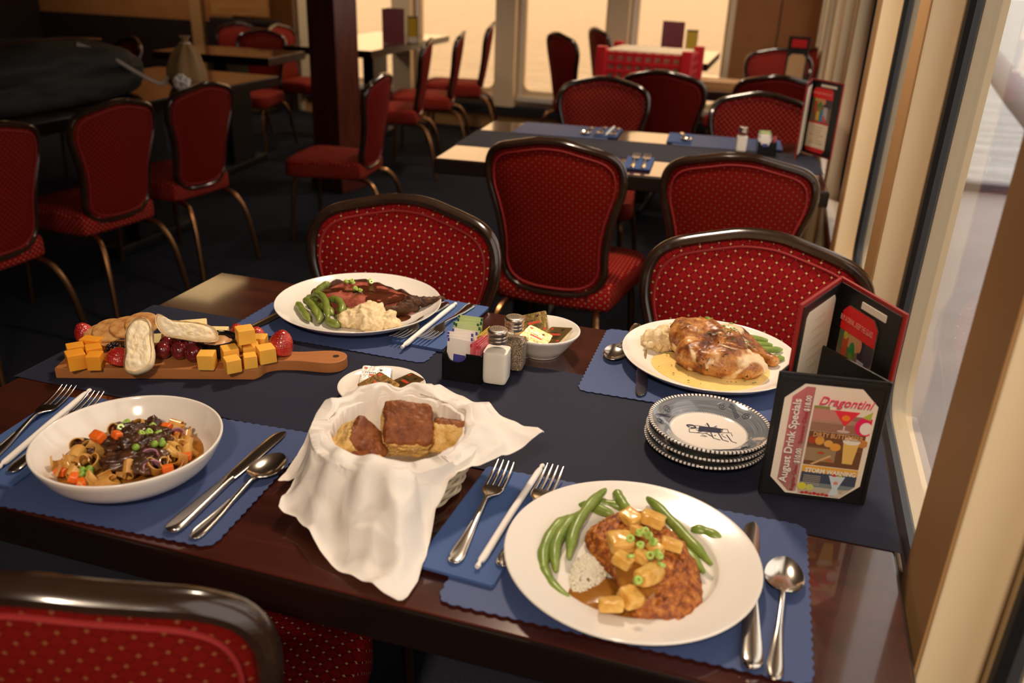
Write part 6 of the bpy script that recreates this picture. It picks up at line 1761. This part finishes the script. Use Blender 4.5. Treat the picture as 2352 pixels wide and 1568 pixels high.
# ================================================================== second table, laid for guests
R2 = R(4.0)
def t2(x, y):   # table two's own frame to the room
    return (-0.025 + x * math.cos(R2) - y * math.sin(R2), 1.955 + x * math.sin(R2) + y * math.cos(R2))
p = t2(0, 0)
runner(0.0, 1.215, 0.235, 0.545, 0.06, 0.004, (p[0], p[1], TT), R2, 'navy cloth runner along the second window table')
for x, y, lb in ((0.31, 0.655, 'blue placemat at the far gangway side of the second table'), (0.90, 0.655, 'blue placemat at the far window side of the second table'),
                 (0.36, 0.125, 'blue placemat hidden behind the chair back at second table gangway side'), (0.93, 0.125, 'blue placemat behind the window side chair back at the second table')):
    if y > 0.3: placemat(*t2(x, y), 4, PZ, lb)
for x, y, lb in ((0.475, 0.665, 'folded blue napkin with straw on the far edge of the second table'), (0.745, 0.66, 'folded blue napkin near the salt shaker on the second table'),
                 (0.64, 0.155, 'folded blue napkin with forks showing between the two rear facing chairs'), (1.065, 0.665, 'folded blue napkin before the red folder on the second table')):
    napkin(*t2(x, y), 4, 0.088, 0.19, PZ + 0.0006, lb)
ng = 'cutlery laid on the second table'
def c2(kind, a, b, lb, z=None): cut(kind, t2(*a), t2(*b), NT_ if z is None else z, lb, {'fork': gf, 'knife': gk, 'spoon': gs}[kind])
c2('fork', (0.455, 0.755), (0.450, 0.57), 'steel fork on the far napkin of second table, gangway side of the straw')
c2('fork', (0.505, 0.755), (0.500, 0.57), 'steel fork on the far napkin of second table, window side of the straw')
straw(t2(0.478, 0.575), t2(0.486, 0.77), NT_, 'white paper wrapped straw on the far napkin of the second table')
c2('spoon', (0.405, 0.76), (0.395, 0.58), 'steel spoon beside the far napkin on the second table', MZ)
c2('spoon', (0.745, 0.755), (0.775, 0.58), 'steel spoon on the napkin short of salt shaker, second table')
c2('fork', (0.628, 0.06), (0.625, 0.24), 'steel fork between the two rear facing chairs, gangway side of the pair')
c2('fork', (0.662, 0.06), (0.660, 0.24), 'steel fork between the two rear facing chairs, window side of the pair')
c2('fork', (1.05, 0.755), (1.045, 0.575), 'steel fork on the napkin before the red folder, second table')
straw(t2(1.075, 0.575), t2(1.085, 0.77), NT_, 'white paper wrapped straw before the red folder on the second table')
shaker(0.901, 2.512, CL + 0.0008, 6, M_salt, 'salt', 'glass salt shaker standing on the second table', 0.056)
caddy(0.985, 2.525, CL + 0.0008, 6, 'glossy black sugar caddy on the second table by the red folder')
fill_caddy(0.985, 2.525, CL + 0.0008, 6, 'the second table caddy', (3, 3, 3, 0))

# ================================================================== things farther off
M_crate = mat('red_crate_plastic', (0.52, 0.018, 0.022), 0.35)
M_cream_p = mat('cream_glass_rack_insert', (0.72, 0.60, 0.42), 0.5)
t = thing('glass_rack', 'red plastic crate with cream top standing on the table by far windows', 'crate', (0.275, 4.47, TT + 0.0003), R(-3))
W_, D_, H_ = 0.47, 0.40, 0.170
m = MB()
for sy in (-1, 1):
    for z in (0.0, 0.045, 0.09, 0.135): box(m, -W_ / 2, W_ / 2, sy * D_ / 2 - 0.008, sy * D_ / 2 + 0.008, z, z + 0.022, 0.003)
    for k in range(9): 
        x = -W_ / 2 + 0.03 + k * (W_ - 0.06) / 8; box(m, x - 0.010, x + 0.010, sy * D_ / 2 - 0.007, sy * D_ / 2 + 0.007, 0, H_ - 0.01, 0.002)
for sx in (-1, 1):
    for z in (0.0, 0.045, 0.09, 0.135): box(m, sx * W_ / 2 - 0.008, sx * W_ / 2 + 0.008, -D_ / 2, D_ / 2, z, z + 0.022, 0.003)
    for k in range(7): 
        y = -D_ / 2 + 0.03 + k * (D_ - 0.06) / 6; box(m, sx * W_ / 2 - 0.007, sx * W_ / 2 + 0.007, y - 0.010, y + 0.010, 0, H_ - 0.01, 0.002)
build('rack_frame', m, M_crate, t)
for sx in (-1, 1):
    for sy in (-1, 1):
        m = MB(); box(m, sx * W_ / 2 - 0.028, sx * W_ / 2 + 0.028, sy * D_ / 2 - 0.028, sy * D_ / 2 + 0.028, 0, H_ + 0.012, 0.006)
        build('corner_post', m, M_crate, t)
m = MB(); box(m, -W_ / 2 + 0.02, W_ / 2 - 0.02, -D_ / 2 + 0.02, D_ / 2 - 0.02, 0.012, H_ - 0.004, 0.004)
ins = build('insert', m, M_cream_p, t)
m = MB()
for k in range(1, 5):
    x = -W_ / 2 + 0.02 + k * (W_ - 0.04) / 5; box(m, x - 0.003, x + 0.003, -D_ / 2 + 0.02, D_ / 2 - 0.02, H_ - 0.0045, H_ - 0.0025)
build('divider', m, M_card, ins)
M_cork = wood('tan_board', (0.34, 0.17, 0.06), (0.48, 0.27, 0.11), 0.5, 0, 5, 'X', 6)
for k in range(4):
    m = MB(); prism(m, rrect(-0.13, 0.13, -0.10, 0.10, 0.012), 0, 0.009, 0.001)
    o = build('serving_board', m, M_cork, loc=(0.705, 4.35 + 0.003 * k, TT + 0.0004 + 0.0094 * k), rot=(0, 0, R(3 * (k % 2) - 2)))
    tag(o, ('tan board at the bottom of the stack beside the red crate', 'tan board second from the bottom beside the red crate', 'tan board third from the bottom beside the red crate', 'tan board on top of the stack beside the red crate')[k], 'board', 'stacked tan boards')
dp = [(0, 0.004), (0.04, 0.0045), (0.055, 0.010), (0.065, 0.014), (0.066, 0.012), (0.055, 0.006), (0.04, 0.0), (0, 0.0)]
for k in range(2):
    plate('small_plate', dp, 0.93 + 0.004 * k, 4.62, TT + 0.0004 + 0.006 * k, ('small pale plate under another on the crate table', 'small pale plate on top on the crate table near the window')[k], 'plate', 'pale plates on the crate table')
m = MB(); blob(m, (0.035, 0.03, 0.022), 3, 0.35, 2.2, 3)
tag(build('crumpled_napkin', m, M_paper, loc=(1.0, 4.66, TT + 0.022)), 'crumpled white napkin near the pale plates on crate table', 'napkin')

M_maroon = mat('maroon_menu_cover', (0.14, 0.010, 0.014), 0.4)
M_yel = mat('yellow_card', (0.62, 0.40, 0.03), 0.5)
def tall_menu(x, y, z, deg, lb1, lb2):
    t = thing('wine_menu', lb1, 'menu', (x, y, z), R(deg), 'tall maroon menus')
    for s in (-1, 1):
        m = MB(); box(m, 0, 0.165, -0.002, 0.002, 0, 0.245, 0.001)
        o = build('cover', m, M_maroon, t, rot=(0, 0, R(180 - 14 if s > 0 else 180 + 34)))
        if s > 0:
            m = MB(); lathe(m, [(0, 0.0), (0.014, 0.0), (0.012, 0.0006), (0, 0.0006)], 16, T(0.085, 0.0024, 0.17) @ RX(-PI / 2))
            build('gold_crest', m, M_brownfoil, o)
    u = thing('card_holder', lb2, 'card holder', (x + 0.055, y + 0.03, z), R(deg + 8), 'yellow card holders')
    m = MB(); box(m, -0.045, 0.045, -0.03, 0.03, 0, 0.008, 0.002); box(m, -0.040, -0.035, -0.004, 0.004, 0.006, 0.195, 0.001); box(m, 0.035, 0.040, -0.004, 0.004, 0.006, 0.195, 0.001); box(m, -0.040, 0.040, -0.004, 0.004, 0.185, 0.195, 0.001)
    build('frame', m, M_black, u)
    m = MB(); box(m, -0.034, 0.034, -0.002, 0.002, 0.012, 0.186)
    c = build('yellow_card', m, M_yel, u)
    m = MB(); box(m, -0.034, 0.034, -0.0026, 0.0026, 0.012, 0.05); build('pale_band', m, M_card, c)
tall_menu(-1.74, 5.62, TT + 0.0003, 0, 'tall maroon menu standing on the long table before the far windows', 'black framed yellow card beside maroon menu on the long table')
tall_menu(0.29, 5.86, TT + 0.0003, 0, 'tall maroon menu rising behind the red crate', 'black framed yellow card behind the red crate')
# far table tent by the window corner
t = thing('drinks_menu_tent', 'dark menu holder with tan card at the window corner of crate table', 'menu stand', (1.06, 4.80, TT + 0.0003), R(-8), 'far menu stands')
m = MB(); box(m, -0.055, 0.055, 0.0, 0.004, 0, 0.17, 0.001); build('panel', m, M_blklth, t, rot=(R(-8), 0, 0))
m = MB(); box(m, -0.055, 0.055, 0.070, 0.074, 0, 0.17, 0.001); build('panel', m, M_blklth, t, rot=(R(8), 0, 0))
m = MB(); prism(m, chop(-0.048, 0.048, 0.008, 0.160, 0.018), 0, 0.0008, mat=T(0, -0.0004, 0) @ RX(PI / 2)); build('tan_card', m, mat('tan_card', (0.55, 0.34, 0.16), 0.5), t, rot=(R(-8), 0, 0))
m = MB(); box(m, -0.07, 0.05, 0.085, 0.089, 0.0, 0.25, 0.001); b_ = build('tall_cover', m, M_blklth, t)
m = MB(); box(m, -0.05, 0.035, 0.0835, 0.085, 0.19, 0.235); build('red_header', m, pcol((0.6, 0.02, 0.02)), b_)

# ---------------------------------------------------------------- dark side table: bag, pouch, tissue
M_bag = mat('black_bag_cloth', (0.016, 0.015, 0.014), 0.75, bump=0.5, bscale=14, bdist=0.01)
M_strap = mat('grey_strap', (0.30, 0.24, 0.21), 0.6)
def bagshape(p): return (p.x * (1 + 0.08 * p.z), p.y, max(p.z, -0.72))
t = thing('duffel_bag', 'big black soft bag slumped on the dark side table', 'bag', (-1.86, 2.22, TT + 0.0005))
m = MB(); blob(m, (0.24, 0.50, 0.135), 5, 0.10, 1.8, 2, 3, mat=T(0, 0, 0.098), shape=bagshape, power=3.2)
bg = build('bag_body', m, M_bag, t, sharp=80)
m = MB(); tube(m, spline([(0.16, 0.10, 0.225), (0.22, 0.20, 0.175), (0.262, 0.30, 0.105), (0.268, 0.40, 0.055), (0.250, 0.48, 0.040), (0.22, 0.545, 0.055)], 8), 0.011, 8, flat=0.6)
build('carry_strap', m, M_strap, t)
m = MB(); tube(m, spline([(0.05, -0.4, 0.225), (0.08, -0.1, 0.238), (0.05, 0.2, 0.235), (0.0, 0.42, 0.215)], 8), 0.004, 6); build('zip', m, M_bronze, t)
M_pouch = mat('tan_pouch_cloth', (0.30, 0.16, 0.05), 0.6, sheen=0.3, bump=0.5, bscale=22, bdist=0.006)
t = thing('drawstring_pouch', 'tan cloth pouch gathered to a point on the side table', 'pouch', (-1.64, 2.90, TT + 0.0005), R(20))
def pouch(u, v):
    a = 2 * PI * u; prof = [(0.0, 0.0), (0.068, 0.0), (0.085, 0.03), (0.082, 0.09), (0.060, 0.15), (0.022, 0.195), (0.012, 0.205), (0.024, 0.225)]
    f = v * (len(prof) - 1); i = min(int(f), len(prof) - 2); k = f - i
    r = prof[i][0] * (1 - k) + prof[i + 1][0] * k; z = prof[i][1] * (1 - k) + prof[i + 1][1] * k
    r *= 1 + 0.10 * math.sin(a * 7) * min(1, v * 1.2)
    return (r * math.cos(a) + 0.10 * max(0, z - 0.10) , r * math.sin(a) * 1.1, z)
m = MB(); sheet(m, 60, 30, pouch, 0.002); build('pouch_body', m, M_pouch, t, sharp=60)
m = MB(); tube(m, [(0.0115 + 0.022 * math.cos(2 * PI * k / 20), 0.022 * math.sin(2 * PI * k / 20), 0.194) for k in range(20)], 0.003, 6, closed=True); build('drawstring', m, M_card, t)
m = MB(); blob(m, (0.036, 0.036, 0.036), 4, 0.35, 2.4, 8, 4)
tag(build('crumpled_tissue', m, M_paper, loc=(-1.565, 2.765, TT + 0.037)), 'crumpled white tissue between the black bag and the tan pouch', 'tissue')

# ---------------------------------------------------------------- wooden stand, far corner
M_oak = wood('amber_oak', (0.30, 0.13, 0.035), (0.42, 0.20, 0.06), 0.4, 0.1, 5, 'X', 7)
t = thing('display_stand', 'amber wooden stand with two boards against the far corner wall', 'stand', (-3.62, 6.42, 0))
m = MB(); box(m, -0.27, 0.27, -0.02, 0.02, 0.50, 0.74, 0.006); build('lower_board', m, M_oak, t)
m = MB(); box(m, -0.33, 0.24, -0.02, 0.02, 0.82, 1.30, 0.006); build('upper_board', m, M_oak, t)
m = MB(); box(m, -0.34, 0.34, -0.05, 0.03, 0.76, 0.80, 0.006); build('shelf', m, M_dado, t)
m = MB(); box(m, -0.025, 0.025, 0.02, 0.06, 0.0, 1.30, 0.006); build('post', m, M_oak, t)
m = MB(); box(m, -0.22, 0.22, -0.14, 0.14, 0.0, 0.03, 0.006); build('foot', m, M_dado, t)

# ---------------------------------------------------------------- added light panel, out of view, for a golden reflection on the table
t = thing('added_light_panel', 'unseen warm light panel added for the golden reflection on the laid table', 'added light', (-2.72, 4.15, 2.318))
m = MB(); box(m, -0.32, 0.32, -0.26, 0.26, -0.012, 0.0, 0.003); build('frame', m, M_tan, t)
em = bpy.data.materials.new('added_panel_glow'); em.use_nodes = True
e_ = NT(em); e_.n.clear(); ee = e_.node('Emission'); ee.inputs['Color'].default_value = (1.0, 0.66, 0.30, 1); ee.inputs['Strength'].default_value = 2.0
oo = e_.node('OutputMaterial'); e_.link(ee.outputs[0], oo.inputs[0])
m = MB(); box(m, -0.29, 0.29, -0.23, 0.23, -0.0145, -0.011); build('diffuser', m, em, t)
